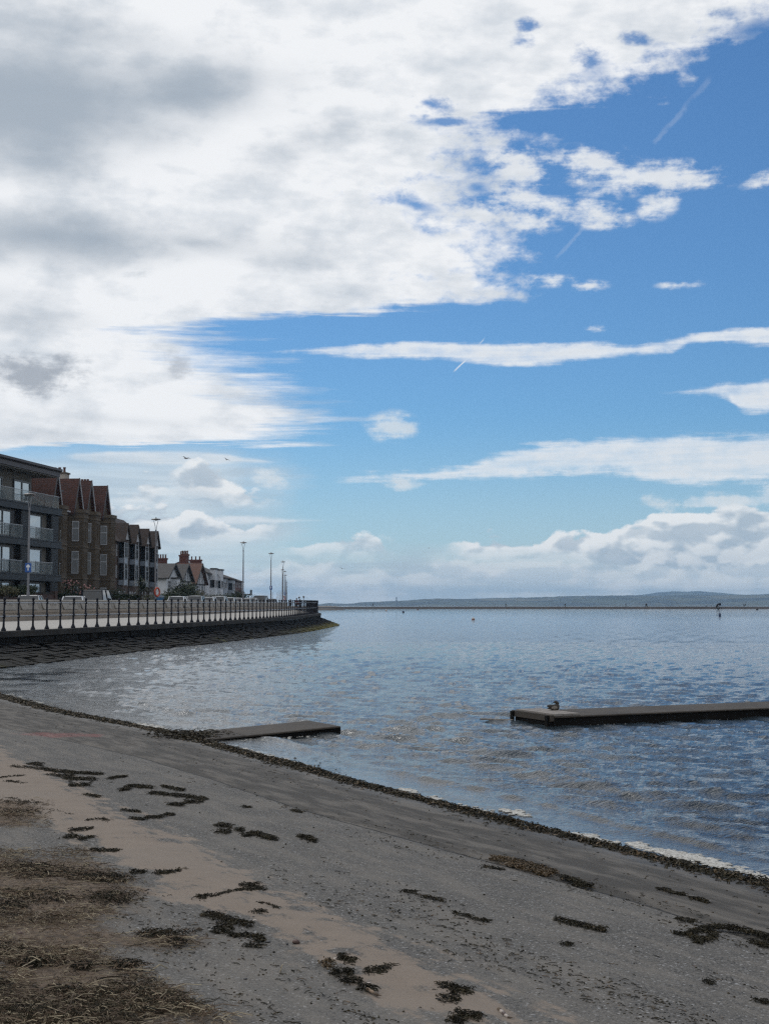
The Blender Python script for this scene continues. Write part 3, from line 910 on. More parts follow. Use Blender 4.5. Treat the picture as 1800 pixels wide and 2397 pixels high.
# ---------------------------------------------------------------- flood wall behind the promenade
M_wallc = pmat("pale cast concrete", (0.33, 0.305, 0.27), (0.255, 0.235, 0.205), 0.8, 0.85, 0.25, 18)
M_wallp = pmat("cast panel face", (0.37, 0.345, 0.31), (0.30, 0.28, 0.25), 1.1, 0.85, 0.2, 18)
M_bench = pmat("bench step concrete", (0.27, 0.225, 0.18), (0.21, 0.18, 0.15), 1.0, 0.85, 0.2, 18)
def build_floodwall():
    st = resample(WALLC, 1.0)
    x0, y0 = st[0][0], st[0][1]
    root = empty("flood_wall", (x0, y0, zp(y0)), 0, "pale concrete flood wall with slanted panels and a bench step behind the promenade", "wall")
    def sweep(prof, mat, name):
        mb = MB(); n = len(prof(zp(y0))); ring = []
        for x, y, dx, dy in st:
            nx, ny = dy, -dx
            for a, h in prof(zp(y)): ring.append((x + nx * a - x0, y + ny * a - y0, h - zp(y0)))
        mb.add(ring, [(i*n+k, i*n+k+1, (i+1)*n+k+1, (i+1)*n+k) for i in range(len(st)-1) for k in range(n-1)] + [tuple(range(n)), tuple((len(st)-1)*n + k for k in reversed(range(n)))])
        return mb.build(name, mat, root)
    sweep(lambda z: [(-.28, z - .1), (-.28, z + 1.05), (.0, z + 1.05), (.0, z - .1)], M_wallc, "wall_body")
    sweep(lambda z: [(-.31, z + 1.05), (-.31, z + 1.12), (-.27, z + 1.15), (.05, z + 1.15), (.09, z + 1.12), (.09, z + 1.05)], M_wallc, "coping")
    sweep(lambda z: [(.0, z + .44), (.0, z + .56), (.56, z + .56), (.56, z + .44), (.50, z + .44), (.50, z - .05)], M_bench, "bench_step")
    # raised panels with leaning ends
    pts = resample(WALLC, 0.1)
    i = 10
    while i + 30 < len(pts):
        mb = MB()
        def P(k, h, a):
            x, y, dx, dy = pts[k]; z = zp(y)
            return (x + dy * a - x0, y - dx * a - y0, z + h - zp(y0))
        a = [P(i, 1.03, .0), P(i + 4, .60, .0), P(i + 27, .60, .0), P(i + 23, 1.03, .0)]
        b = [P(i, 1.03, .05), P(i + 4, .60, .07), P(i + 27, .60, .07), P(i + 23, 1.03, .05)]
        mb.add(a + b, [(4,5,6,7),(0,1,5,4),(1,2,6,5),(2,3,7,6),(3,0,4,7)])
        c = [P(i + 12, .92, .06), P(i + 13, .88, .062), P(i + 23, .88, .062), P(i + 22, .92, .06)]
        d = [P(i + 12, .92, .10), P(i + 13, .88, .10), P(i + 23, .88, .10), P(i + 22, .92, .10)]
        mb.add(c + d, [(4,5,6,7),(0,1,5,4),(1,2,6,5),(2,3,7,6),(3,0,4,7)])
        mb.build("panel", M_wallp, root)
        i += 31
build_floodwall()

# ================================================================ buildings
M_dark = pmat("anthracite cladding", (0.008, 0.012, 0.017), (0.013, 0.018, 0.024), 1.2, 0.5, spec=.25)
M_slabedge = pmat("slate blue slab edging", (0.009, 0.014, 0.020), (0.013, 0.019, 0.026), 1.5, 0.5, spec=.25)
M_frame = pmat("black window frame", (0.008, 0.008, 0.010), (0.012, 0.012, 0.014), 4, 0.4)
M_stonelt = pmat("light stone facing", (0.14, 0.13, 0.11), (0.105, 0.10, 0.088), 2.0, 0.8)
M_soffit = pmat("grey soffit", (0.22, 0.215, 0.20), None, 1.0, 0.8)
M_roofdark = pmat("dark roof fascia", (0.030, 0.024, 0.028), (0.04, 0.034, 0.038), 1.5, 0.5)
M_white = pmat("white painted frame", (0.42, 0.43, 0.45), (0.35, 0.36, 0.38), 3.0, 0.5)
M_room = pmat("dim room", (0.020, 0.019, 0.018), (0.035, 0.032, 0.03), 0.7, 0.9)
def glass_mat(name, tint, rough=0.03, alpha=None):
    m = bpy.data.materials.new(name); m.use_nodes = True
    b = m.node_tree.nodes['Principled BSDF']
    b.inputs['Base Color'].default_value = (*tint, 1); b.inputs['Roughness'].default_value = rough
    b.inputs['IOR'].default_value = 1.5
    b.inputs['Coat Weight'].default_value = 0.0
    if alpha is not None:
        b.inputs['Alpha'].default_value = alpha
    return m
M_pane = glass_mat("window glass", (0.012, 0.016, 0.020), 0.02)
M_pane.node_tree.nodes['Principled BSDF'].inputs['IOR'].default_value = 1.65
M_pane2 = glass_mat("coated window glass", (0.018, 0.024, 0.030), 0.02)
M_pane2.node_tree.nodes['Principled BSDF'].inputs['Metallic'].default_value = 0.55
M_pane2.node_tree.nodes['Principled BSDF'].inputs['Base Color'].default_value = (0.50, 0.58, 0.62, 1)
M_balg = glass_mat("balustrade glass", (0.05, 0.085, 0.09), 0.03, 0.20)
M_balg.node_tree.nodes['Principled BSDF'].inputs['Specular IOR Level'].default_value = 0.9
M_blk = pmat("black louvre", (0.010, 0.010, 0.012), (0.016, 0.016, 0.018), 5, 0.5)

def tile_mat(name, c1, c2, sx=3.2, sz=3.0):
    """roof tiles: courses and staggered joints on whatever slope they lie"""
    m = pmat(name, c1, c2, 0.8, 0.8)
    t = m.node_tree; g = G(t); b = t.nodes['Principled BSDF']
    tc = g.node('ShaderNodeTexCoord'); p = S(g, tc.outputs['Object'])
    x, y, z = g.sep(p)
    br = g.node('ShaderNodeTexBrick'); br.offset = 0.5
    g.put(br.inputs['Vector'], g.vec((x + y) * 1.0, z * 1.0, 0.0))
    br.inputs['Scale'].default_value = 2.2
    br.inputs['Brick Width'].default_value = 0.62; br.inputs['Row Height'].default_value = 0.5
    br.inputs['Mortar Size'].default_value = 0.035
    br.inputs['Color1'].default_value = (*c1, 1); br.inputs['Color2'].default_value = (*c2, 1)
    br.inputs['Mortar'].default_value = (*(c * 0.3 for c in c1), 1)
    n = g.noise(p, 1.3, 5, 0.6)
    col = g.mix(g.step(n, 0.3, 0.75) * 0.5, S(g, br.outputs[0]), tuple(c * 0.6 for c in c2))
    t.links.new(col.o, b.inputs['Base Color'])
    bn = g.node('ShaderNodeBump'); bn.inputs['Strength'].default_value = 0.5; bn.inputs['Distance'].default_value = 0.04
    t.links.new(br.outputs['Fac'], bn.inputs['Height']); bn.invert = True
    t.links.new(bn.outputs[0], b.inputs['Normal'])
    return m
def brick_mat(name, c1, c2, mortar, scale=4.0, w=0.9, h=0.3, stain=0.4):
    m = pmat(name, c1, c2, 0.8, 0.85)
    t = m.node_tree; g = G(t); b = t.nodes['Principled BSDF']
    tc = g.node('ShaderNodeTexCoord'); p = S(g, tc.outputs['Object'])
    x, y, z = g.sep(p)
    br = g.node('ShaderNodeTexBrick')
    g.put(br.inputs['Vector'], g.vec(x + y, z, 0.0))
    br.inputs['Scale'].default_value = scale
    br.inputs['Brick Width'].default_value = w; br.inputs['Row Height'].default_value = h
    br.inputs['Mortar Size'].default_value = 0.02
    br.inputs['Color1'].default_value = (*c1, 1); br.inputs['Color2'].default_value = (*c2, 1)
    br.inputs['Mortar'].default_value = (*mortar, 1)
    n = g.noise(p, 0.7, 6, 0.65)
    col = g.mix(g.step(n, 0.4, 0.75) * stain, S(g, br.outputs[0]), tuple(c * 0.45 for c in c1))
    t.links.new(col.o, b.inputs['Base Color'])
    return m
M_redtile = tile_mat("red brown roof tiles", (0.100, 0.038, 0.027), (0.066, 0.029, 0.022))
M_browntile = tile_mat("brown roof tiles", (0.062, 0.038, 0.028), (0.044, 0.030, 0.024))
M_orangetile = tile_mat("orange red roof tiles", (0.145, 0.060, 0.036), (0.115, 0.050, 0.032))
M_slate = tile_mat("grey slates", (0.075, 0.070, 0.066), (0.055, 0.052, 0.052))
M_sandst = brick_mat("soot stained sandstone", (0.095, 0.070, 0.045), (0.070, 0.053, 0.036), (0.055, 0.044, 0.034), 2.0, 0.9, 0.42, 0.6)
M_sandlt = pmat("sandstone dressings", (0.115, 0.088, 0.060), (0.080, 0.064, 0.046), 1.5, 0.85)
M_brick = brick_mat("brown brick", (0.075, 0.042, 0.030), (0.056, 0.034, 0.026), (0.08, 0.063, 0.052), 4.5)
M_redbrick = brick_mat("red brick", (0.13, 0.042, 0.032), (0.10, 0.036, 0.030), (0.10, 0.08, 0.07), 5)
M_render = pmat("white render", (0.60, 0.62, 0.65), (0.50, 0.52, 0.55), 0.5, 0.85)
M_grender = pmat("pale grey render", (0.36, 0.40, 0.45), (0.29, 0.32, 0.36), 0.5, 0.85)
M_cream = pmat("cream painted stack", (0.40, 0.36, 0.31), (0.33, 0.29, 0.25), 0.9, 0.85)
M_pot = pmat("terracotta pot", (0.13, 0.055, 0.038), (0.09, 0.045, 0.035), 4, 0.8)
M_timber = pmat("black half timber", (0.012, 0.011, 0.010), None, 2, 0.7)
M_spandrel = pmat("pale blue grey spandrel", (0.27, 0.31, 0.37), (0.22, 0.26, 0.31), 2, 0.5)
M_lead = pmat("lead flat roof", (0.10, 0.105, 0.11), None, 2, 0.6)

def frontage(D, X, dx, z0, name, label, cat, group=None):
    """Empty at the street corner nearest the camera; local x runs along the street, local y into the plot"""
    return empty(name, (X, D, z0), math.atan2(1.0, dx), label, cat, group)
def window(root, x0, x1, y, z0, z1, frame_mat, depth=0.10, bar=0.09, mull=1, transom=False, name="window", pane=None):
    """framed window standing in the plane y (outer face towards -y), glass behind"""
    mb = MB()
    mb.box(x0, x1, y - .02, y + depth, z0, z0 + bar).box(x0, x1, y - .02, y + depth, z1 - bar, z1)
    mb.box(x0, x0 + bar, y - .018, y + depth - .002, z0 + bar, z1 - bar).box(x1 - bar, x1, y - .018, y + depth - .002, z0 + bar, z1 - bar)
    for k in range(1, mull):
        c = x0 + (x1 - x0) * k / mull
        mb.box(c - bar * .5, c + bar * .5, y - .016, y + depth - .004, z0 + bar, z1 - bar)
    if transom:
        h = z0 + (z1 - z0) * .66
        mb.box(x0 + bar, x1 - bar, y - .014, y + depth - .006, h - bar * .5, h + bar * .5)
    w = mb.build(name, frame_mat, root)
    MB().box(x0 + bar * .5, x1 - bar * .5, y + depth * .45, y + depth * .45 + .02, z0 + bar * .5, z1 - bar * .5).build("pane", pane or M_pane, w)
    return w
def pots(mb, xs, y, z, h=0.7, r=0.13):
    for x in xs: mb.lathe([(r, 0), (r * .85, h * .75), (r * 1.15, h * .8), (r * 1.1, h)], 8, (x, y, z))

# ---------------------------------------------------------------- modern flats
def build_flats():
    fx = 0.157
    root = frontage(102.0, -31.7 - 14 * fx, fx, 1.1, "apartment_block", "modern dark clad apartment block with glass balconies and flat overhanging roof", "apartments")
    k = math.hypot(1, fx)
    xl = lambda D: (D - 102.0) * k
    Lx = xl(128.2)
    fl = [0.35, 3.35, 6.35, 9.35]
    back = 13.0
    wl = MB()
    wl.box(0, Lx - .15, .30, back, -.3, 9.3)
    wl.build("wall", M_stonelt, root)
    pw = MB(); pw.box(0, xl(124.6), .95, back - 1, 9.66, 12.2)
    ph = pw.build("penthouse_wall", M_stonelt, root)
    for i, z in enumerate(fl):
        if i == 0: continue
        s = MB()
        s.box(-1, Lx + .25, -.35, back, z - .42, z)
        s.box(-1, Lx + .31, -.41, back, z + .002, z + .10)
        s.box(-1, Lx + .35, -.46, back, z - .52, z - .424)
        s.build("floor_slab", M_slabedge, root)
    # roof with deep eaves, tapering fascia
    rf = MB()
    rf.prism([(-.75, 12.25), (-.75, 12.62), (-1.0, 12.75), (-1.0, 12.95), (back, 12.95), (back, 12.2), (1.5, 12.2)], 'x', -1, xl(126.9))
    r = rf.build("roof", M_roofdark, root)
    MB().box(-1, xl(126.85), -.70, back - .3, 12.17, 12.198).build("soffit", M_soffit, root)
    for x in (xl(112), xl(116.4), xl(118.8), xl(121.6)): MB().box(x - .25, x + .25, .1, .5, 12.10, 12.168).build("soffit_light", M_frame, root)
    # columns of cladding and their black recess panels
    cols = [(120.05, 121.5), (126.6, 128.1), (113.5, 114.9), (107.0, 108.4)]
    for (a, b) in cols:
        for i in range(3):
            z0, z1 = fl[i] + .10, fl[i + 1] - .52
            c = MB(); c.box(xl(a), xl(b), -.18, .298, z0 + .002, z1 - .002)
            o = c.build("clad_column", M_dark, root)
            l = MB()
            for q in range(14): 
                zz = z0 + .15 + q * (z1 - z0 - .3) / 14
                l.box(xl(a) + .05, xl(b) - .05, -.22, -.17, zz, zz + .055)
            l.build("louvre", M_dark, o)
            c = MB(); c.box(xl(a) - .10, xl(a) - .003, -.17, .298, z0 + .002, z1 - .002)
            c.build("recess_panel", M_blk, root)
            lv = MB()
            for q in range(11): lv.box(xl(a) - 1.9, xl(a) - .80, -.02, .02, z0 + .12 + q * .095, z0 + .17 + q * .095)
            lv.box(xl(a) - 1.92, xl(a) - 1.86, -.04, .04, z0, z0 + 1.18).box(xl(a) - .82, xl(a) - .77, -.04, .04, z0, z0 + 1.18)
            lv.build("privacy_screen", M_blk, root)
    wins = [(122.3, 125.3, 1), (115.3, 118.9, 2), (108.8, 112.6, 2)]
    for i in range(3):
        for a, b, mu in wins:
            window(root, xl(a), xl(b), .22, fl[i] + .12, fl[i] + 2.36, M_frame, .10, .14, mu, pane=M_pane2)
        g = MB(); g.box(xl(119.0), xl(119.75), .22, .297, fl[i] + .12, fl[i] + 2.36); g.build("door_panel", M_frame, root)
    for a, b, mu in ((120.6, 124.1, 2), (114.2, 118.3, 2), (107.5, 112, 2)):
        window(root, xl(a), xl(b), .85, 9.62, 11.55, M_frame, .10, .15, mu, pane=M_pane2)
    # balustrades
    def balus(segs, z, y=-.30):
        for a, b in segs:
            gl = MB(); gl.box(a + .03, b - .03, y, y + .02, z + .13, z + 1.15)
            o = gl.build("balustrade", M_balg, root)
            MB().box(a, b, y - .02, y + .04, z + 1.15, z + 1.19).build("handrail", M_galv, o)
    for i in range(3):
        balus([(xl(121.55), xl(126.6)), (xl(114.95), xl(120.0)), (xl(108.45), xl(113.4)), (xl(128.15), xl(128.4))], fl[i] - .02)
    balus([(xl(p), xl(p + 3.15)) for p in (102.2, 105.4, 108.6, 111.8, 115.0, 118.2, 121.4)] + [(xl(124.6), xl(127.9))], 9.35)
    MB().box(xl(127.88), xl(127.9), -.28, 2.0, 9.5, 10.5).build("balustrade", M_balg, root)
    return root, xl
flats, _fxl = build_flats()
# outdoor chairs on the top terrace: things of their own
def terrace_chair(px, D, label):
    y = D; c = at_y(px, 1120, y)
    r = empty("terrace_chair", (c[0] - .7, y, 1.1 + 9.46), 2.2 + px * .1, label, "chair", "chairs on the top terrace")
    MB().box(-.25, .25, -.25, .25, .40, .45).build("seat", M_blk, r)
    MB().prism([(.22, .45), (.26, .45), (.40, 1.0), (.36, 1.0)], 'x', -.25, .25).build("backrest", M_blk, r)
    for a in (-.22, .22):
        for b in (-.22, .22): MB().box(a - .02, a + .02, b - .02, b + .02, 0, .40).build("leg", M_blk, r)
terrace_chair(80, 123.4, "black reclined chair behind the glass at the end of the top terrace")
terrace_chair(28, 118.6, "black chair further along the top terrace, away from the roof corner")

# ---------------------------------------------------------------- sandstone terrace
def build_terrace():
    fx = 0.13
    D0 = 128.6
    root = frontage(D0, -30.4 + fx * (D0 - 132) , fx, 1.1, "terraced_house", "soot stained sandstone terrace with canted bays, red tiled gables and white bargeboards", "house")
    k = math.hypot(1, fx); xl = lambda D: (D - D0) * k
    L = xl(147.2); eav = 9.7
    w = MB(); w.box(0, L, .4, 9, -.3, eav); w.build("wall", M_sandst, root)
    # main roof with ridge along the street
    rf = MB(); rf.prism([(.1, eav), (.1, eav + .12), (4.9, 13.1), (9.4, eav + .1), (9.4, eav)], 'x', -.2, L + .1)
    rf.build("roof", M_redtile, root)
    bays = [130.6, 136.4, 139.9, 144.7]
    for i, D in enumerate(bays):
        c = xl(D); hw = 1.25; out = -.95
        bm = MB()
        pl = [(c - hw, .4), (c - hw * .55, out), (c + hw * .55, out), (c + hw, .4)]
        bm.prism(pl, 'z', -.3, eav - .1)
        b = bm.build("bay", M_sandst, root)
        for z in (3.2, 6.25, 9.1):
            s = MB(); q = 1.06
            s.prism([(c - hw * q, .39), (c - hw * .55 * q, out - .07), (c + hw * .55 * q, out - .07), (c + hw * q, .39)], 'z', z, z + .16)
            s.build("string_course", M_sandlt, b)
        s = MB(); s.prism([(c - hw * 1.1, .39), (c - hw * .6, out - .12), (c + hw * .6, out - .12), (c + hw * 1.1, .39)], 'z', eav - .09, eav + .24); s.build("parapet", M_sandlt, b)
        # windows in the two canted sides and the front
        ang = math.atan2(1.35, hw * .45)
        for z0, z1 in ((.6, 2.5), (3.75, 5.9), (6.85, 8.8)):
            for sd in (-1, 1):
                mid = Vector((c + sd * hw * .775, (.4 + out) / 2, 0))
                h = empty("bay_window", (mid.x, mid.y, 0), 0)
                h.parent = b
                h.rotation_euler = (0, 0, -ang if sd < 0 else ang)
                wv = MB(); ww = .33
                wv.box(-ww, -ww + .05, -.05, .06, z0, z1).box(ww - .05, ww, -.05, .06, z0, z1).box(-ww + .05, ww - .05, -.05, .06, z0, z0 + .07).box(-ww + .05, ww - .05, -.05, .06, z1 - .07, z1).box(-ww + .05, ww - .05, -.04, .05, z0 + (z1 - z0) * .62, z0 + (z1 - z0) * .62 + .08)
                wv.build("frame", M_white, h)
                MB().box(-ww + .04, ww - .04, -.02, .0, z0 + .05, z1 - .05).build("pane", M_pane, h)
            window(b, c - .5, c - .04, out - .04, z0, z1, M_sandlt, .1, .07, 1, True)
            window(b, c + .04, c + .5, out - .04, z0, z1, M_sandlt, .1, .07, 1, True)
        # gable over the bay
        gw = 1.15; ap = 13.0 if i % 2 else 13.1
        gf = MB(); gf.prism([(c - gw, eav + .1), (c + gw, eav + .1), (c, ap - .35)], 'y', .05, .3); gf.build("gable_wall", M_sandst, root)
        gr = MB()
        for sgn in (-1, 1):
            gr.prism([(c, ap), (c + sgn * (gw + .25), eav - .15), (c + sgn * (gw + .25), eav - .29), (c, ap - .16)], 'y', -.25, 4.6)
        gr.build("gable_roof", M_redtile, root)
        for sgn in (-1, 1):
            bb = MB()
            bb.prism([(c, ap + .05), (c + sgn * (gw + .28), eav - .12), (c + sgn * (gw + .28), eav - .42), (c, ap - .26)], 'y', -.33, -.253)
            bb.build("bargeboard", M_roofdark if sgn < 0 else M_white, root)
    # flat wall windows between bays, dormers, gutter
    for D in (133.4, 142.2):
        for z0, z1 in ((.7, 2.4), (3.8, 5.8), (6.9, 8.7)):
            for q in (-.62, .12): window(root, xl(D) + q, xl(D) + q + .5, .33, z0, z1, M_sandlt, .1, .07)
        d = xl(D) + .1
        dm = MB(); dm.box(d - .62, d + .62, .9, 3.6, eav + .35, eav + 1.85); o = dm.build("dormer", M_sandst, root)
        MB().box(d - .95, d + .95, .6, 3.7, eav + 1.852, eav + 1.98).build("dormer_roof", M_lead, o)
        window(o, d - .58, d + .58, .85, eav + .45, eav + 1.78, M_white, .1, .1, 2)
        gt = MB(); gt.box(d - 1.2, d + 1.2, -.05, .36, eav - .12, eav + .02); gt.build("gutter", M_white, root)
    # chimneys
    ch = MB(); ch.box(xl(142.6), xl(143.8), 3.5, 5.9, 11.6, 14.1); c1 = ch.build("chimney", M_cream, root)
    MB().box(xl(142.5), xl(143.9), 3.4, 6.0, 14.1, 14.25).build("chimney_cap", M_sandlt, c1)
    for q in (3.8, 4.3, 4.8, 5.3):
        pm = MB(); pots(pm, [xl(143.2)], q, 14.25, .55, .14); pm.build("chimney_pot", M_pot, c1)
    ch = MB(); ch.box(xl(144.6), xl(146.0), 1.9, 3.1, 10.6, 12.8); c2 = ch.build("chimney", M_redbrick, root)
    MB().box(xl(144.5), xl(146.1), 1.8, 3.2, 12.8, 12.95).build("chimney_cap", M_redbrick, c2)
    for q in (2.05, 2.35, 2.65, 2.95):
        pm = MB(); pots(pm, [xl(145.3)], q, 12.95, .80, .12); pm.build("chimney_pot", M_pot, c2)
build_terrace()

# ---------------------------------------------------------------- brick flats with four gabled bays
def build_brickflats():
    fx = 0.036; D0 = 161.5
    root = frontage(D0, -31.0 + fx * (D0 - 163), fx, 1.1, "brick_flats", "brown brick flats with four white trimmed window bays under small gables", "flats")
    xl = lambda D: (D - D0)
    L = xl(186.2); eav = 8.15
    w = MB(); w.box(0, L, 0, 10, -.3, eav); w.build("wall", M_brick, root)
    rf = MB()
    # hipped far end, big slope to the street
    r0, r1 = (-.3, 2.7, 11.5), (L - 7.2, 2.7, 11.5)
    vs = [(-.3, -.5, eav - .1), (L + .3, -.5, eav - .1), (L + .3, 10.4, eav - .1), (-.3, 10.4, eav - .1), r0, r1]
    rf.add(vs, [(0, 1, 5, 4), (1, 2, 5), (2, 3, 4, 5), (0, 4, 3), (0, 3, 2, 1)])
    rf.build("roof", M_browntile, root)
    g2 = MB(); c = xl(181.5)
    for s_ in (-1, 1): g2.prism([(c, 11.1), (c + s_ * 1.3, 9.5), (c + s_ * 1.3, 9.35), (c, 10.92)], 'y', 1.3, 4)
    g2.prism([(c - 1.1, 9.0), (c + 1.1, 9.0), (c, 10.8)], 'y', 1.5, 1.6)
    g2.build("roof_gable", M_browntile, root)
    for D in (165.4, 171.3, 177.4, 183.3):
        c = xl(D); hw = .95; out = -.62
        b = MB(); b.box(c - hw, c + hw, out + .06, 0.0, 3.05, eav + .2); bo = b.build("bay", M_brick, root)
        for z in (3.05, 5.62):
            MB().box(c - hw - .02, c + hw + .02, out, out + .058, z, z + .62).build("spandrel", M_spandrel, bo)
            MB().box(c - hw - .05, c - hw - .001, out + .02, -.01, z, z + .62).build("spandrel", M_spandrel, bo)
        # white corner posts
        pst = MB()
        for sx in (c - hw - .06, c + hw - .10): pst.box(sx, sx + .16, out - .05, out - .002, 3.0, eav + .15)
        pst.build("corner_post", M_white, bo)
        for z0, z1 in ((3.70, 5.60), (6.26, 8.05)):
            window(bo, c - hw + .12, c + hw - .12, out - .02, z0, z1, M_frame, .1, .12, 2, True)
            # glazed side of the bay
            sw = MB(); xx = c - hw - .03
            sw.box(xx, xx + .05, out + .05, out + .14, z0, z1).box(xx, xx + .05, -.12, -.03, z0, z1).box(xx, xx + .05, out + .14, -.12, z0, z0 + .12).box(xx, xx + .05, out + .14, -.12, z1 - .12, z1).box(xx, xx + .05, out + .14, -.12, z0 + .62, z0 + .72)
            sf = sw.build("side_window", M_frame, bo)
            MB().box(xx + .02, xx + .03, out + .10, -.08, z0 + .06, z1 - .06).build("pane", M_pane, sf)
        gw, ap = 1.5, 10.35
        gb = MB(); gb.prism([(c - gw + .2, eav + .25), (c + gw - .2, eav + .25), (c, ap - .15)], 'y', out - .06, out + .02); gb.build("gable_panel", M_white, root)
        gr = MB()
        for s_ in (-1, 1): gr.prism([(c, ap), (c + s_ * (gw + .2), eav + .02), (c + s_ * (gw + .2), eav - .12), (c, ap - .16)], 'y', out - .30, 2.9)
        gr.build("gable_roof", M_browntile, root)
        for q in (-2.6, 2.2):
            for z0, z1 in ((3.9, 5.3), (6.4, 7.7)): window(root, c + q, c + q + .5, -.06, z0, z1, M_white, .1, .07)
        for q in (-1.0, .1, 1.7):
            window(root, c + q, c + q + .6, -.06, .35, 2.35, M_white, .1, .12)
        dp = MB(); dp.tube([(c - 1.7, -.08, 0), (c - 1.7, -.08, eav)], .05, 6); dp.build("drainpipe", M_blk, root)
build_brickflats()

# ---------------------------------------------------------------- houses further along
def house(name, label, D0, D1, X0, fx, eave, ridge, wall, roof, depth=8.0, along=False, group="houses along the front", timber=False, wins=(), stacks=(), z0=1.1, cat="house", bay=None, trim=None):
    root = frontage(D0, X0, fx, z0, name, label, cat, group)
    L = (D1 - D0) * math.hypot(1, fx)
    e, r = eave - z0, ridge - z0
    w = MB(); w.box(0, L, 0, depth, -.3, e)
    if along: w.prism([(0, e), (depth, e), (depth / 2, r - .12)], 'x', .0, L)
    else: w.prism([(0, e), (L, e), (L / 2, r - .12)], 'y', 0, depth)
    w.build("wall", wall, root)
    rf = MB()
    if along:
        for a, b in ((-.4, depth / 2), (depth + .4, depth / 2)):
            rf.prism([(a, e - .12), (b, r), (b, r - .16), (a, e - .30)], 'x', -.3, L + .3)
    else:
        for a, b in ((-.45, L / 2), (L + .45, L / 2)):
            rf.prism([(a, e - .12), (b, r), (b, r - .16), (a, e - .30)], 'y', -.45, depth + .3)
    rf.build("roof", roof, root)
    if not along:
        bb = MB()
        for a, b in ((-.47, L / 2), (L + .47, L / 2)):
            bb.prism([(a, e - .08), (b, r + .05), (b, r - .22), (a, e - .36)], 'y', -.53, -.452)
        bb.build("bargeboard", trim or M_timber, root)
    if timber:
        tb = MB()
        for k in range(7):
            x = L * (k + .5) / 7
            top = e + (r - e) * (1 - abs(x - L / 2) / (L / 2)) - .3
            tb.box(x - .09, x + .09, -.06, -.005, e - 1.6, top)
        tb.box(0, L, -.065, -.008, e - .35, e - .12).box(0, L, -.065, -.008, e - 1.7, e - 1.5)
        tb.build("timbering", M_timber, root)
    for x0, x1, a, b in wins: window(root, x0, x1, -.07, a, b, M_white, .1, .08, 2, True)
    if bay:
        for c, hw, a, b in bay:
            bm = MB(); bm.box(c - hw, c + hw, -.9, .0, a, b); bo = bm.build("bay", wall, root)
            MB().box(c - hw - .15, c + hw + .15, -1.05, .0, b, b + .2).build("bay_roof", roof, bo)
            n = int((b - a) / 2.4)
            for q in range(n):
                window(bo, c - hw + .12, c + hw - .12, -.97, a + .9 + q * 2.6, a + 2.2 + q * 2.6, M_white, .1, .07, 3)
                sw = MB(); sw.box(c - hw - .05, c - hw - .001, -.82, -.08, a + .9 + q * 2.6, a + 2.2 + q * 2.6); sw.build("side_pane", M_pane, bo)
    for x, y, zz, wd, np_ in stacks:
        c = MB(); c.box(x - .4, x + .4, y - wd, y + wd, e + .2, zz - z0); c.box(x - .5, x + .5, y - wd - .1, y + wd + .1, zz - z0, zz - z0 + .25)
        co = c.build("chimney", M_redbrick, root)
        for k in range(np_):
            pm = MB(); pots(pm, [x], y - wd + (k + .5) * 2 * wd / np_, zz - z0 + .25, .6, .13); pm.build("chimney_pot", M_pot, co)
    return root, L
rA, LA = house("house", "white rendered house with grey slate roof beside the brick flats", 204.5, 213.2, -31.6, .06, 5.9, 8.0, M_render, M_slate, 9,
      wins=((1.2, 3.0, 2.9, 4.3), (5.5, 7.3, 2.9, 4.3)), bay=((4.4, 1.2, .2, 4.6),), stacks=((3.5, 7.5, 9.6, .5, 1),))
rB, LB = house("house", "grey gabled house with a half timbered dormer, behind the dark bush", 214.5, 223.4, -31.0, .05, 5.7, 8.2, M_render, M_slate, 10,
      wins=((1.5, 3.2, 2.6, 4.0), (5.5, 7.4, 2.6, 4.0)), timber=True, stacks=((1.0, 6.5, 9.5, 1.1, 3),))
rC, LC = house("house", "half timbered house with an orange red tiled roof", 224.5, 234.0, -30.2, .05, 5.4, 8.6, M_render, M_orangetile, 9,
      wins=((2.0, 3.6, 2.4, 3.9), (5.8, 7.6, 2.4, 3.9), (3.8, 5.2, 5.0, 6.2)), timber=True, stacks=((1.2, 5.5, 9.1, .8, 4), (9.3, 3.6, 9.9, .62, 3)))
rD, LD = house("house", "white bay windowed house with two tall red chimneys and dark slate roof", 236.0, 252.0, -29.6, .03, 7.3, 9.2, M_render, M_slate, 9, along=True,
      wins=((.8, 2.4, 5.0, 6.4), (6.6, 8.4, 5.0, 6.4), (13.2, 14.8, 5.0, 6.4)), bay=((4.2, 1.4, .2, 6.8), (11.0, 1.4, .2, 6.8)), stacks=((2.5, 4.2, 10.2, .62, 3),))
rE, LE = house("house", "pale grey rendered terrace with a long plain roof past the tall chimneys", 255.0, 288.0, -30.4, .0, 7.2, 8.8, M_grender, M_browntile, 9, along=True,
      wins=((2, 4, 4.2, 5.6), (9, 11, 4.2, 5.6), (16, 18, 4.2, 5.6), (25, 27, 4.2, 5.6), (2, 4, 1.2, 2.6), (16, 18, 1.2, 2.6)), bay=((6.6, 1.6, .2, 5.6), (21.5, 1.6, .2, 5.6)), stacks=((6, 4.5, 10.0, 1.1, 3),))
rF, LF = house("house", "red brown brick block at the far end of the row of houses", 290.0, 304.0, -30.6, .0, 7.0, 8.4, M_redbrick, M_browntile, 8, along=True,
      wins=((1.5, 3.5, 4.4, 5.8), (6, 8, 4.4, 5.8), (10.5, 12.5, 4.4, 5.8), (1.5, 3.5, 1.4, 2.8), (10.5, 12.5, 1.4, 2.8)))
# a flat balcony standing out from that block
bl = MB(); bl.box(9.5, 14.2, -2.2, 0, 2.9, 3.1); bo = bl.build("balcony", M_lead, rF); MB().box(9.6, 14.1, -2.15, -2.1, 3.1, 4.0).build("balustrade", M_dark, bo)
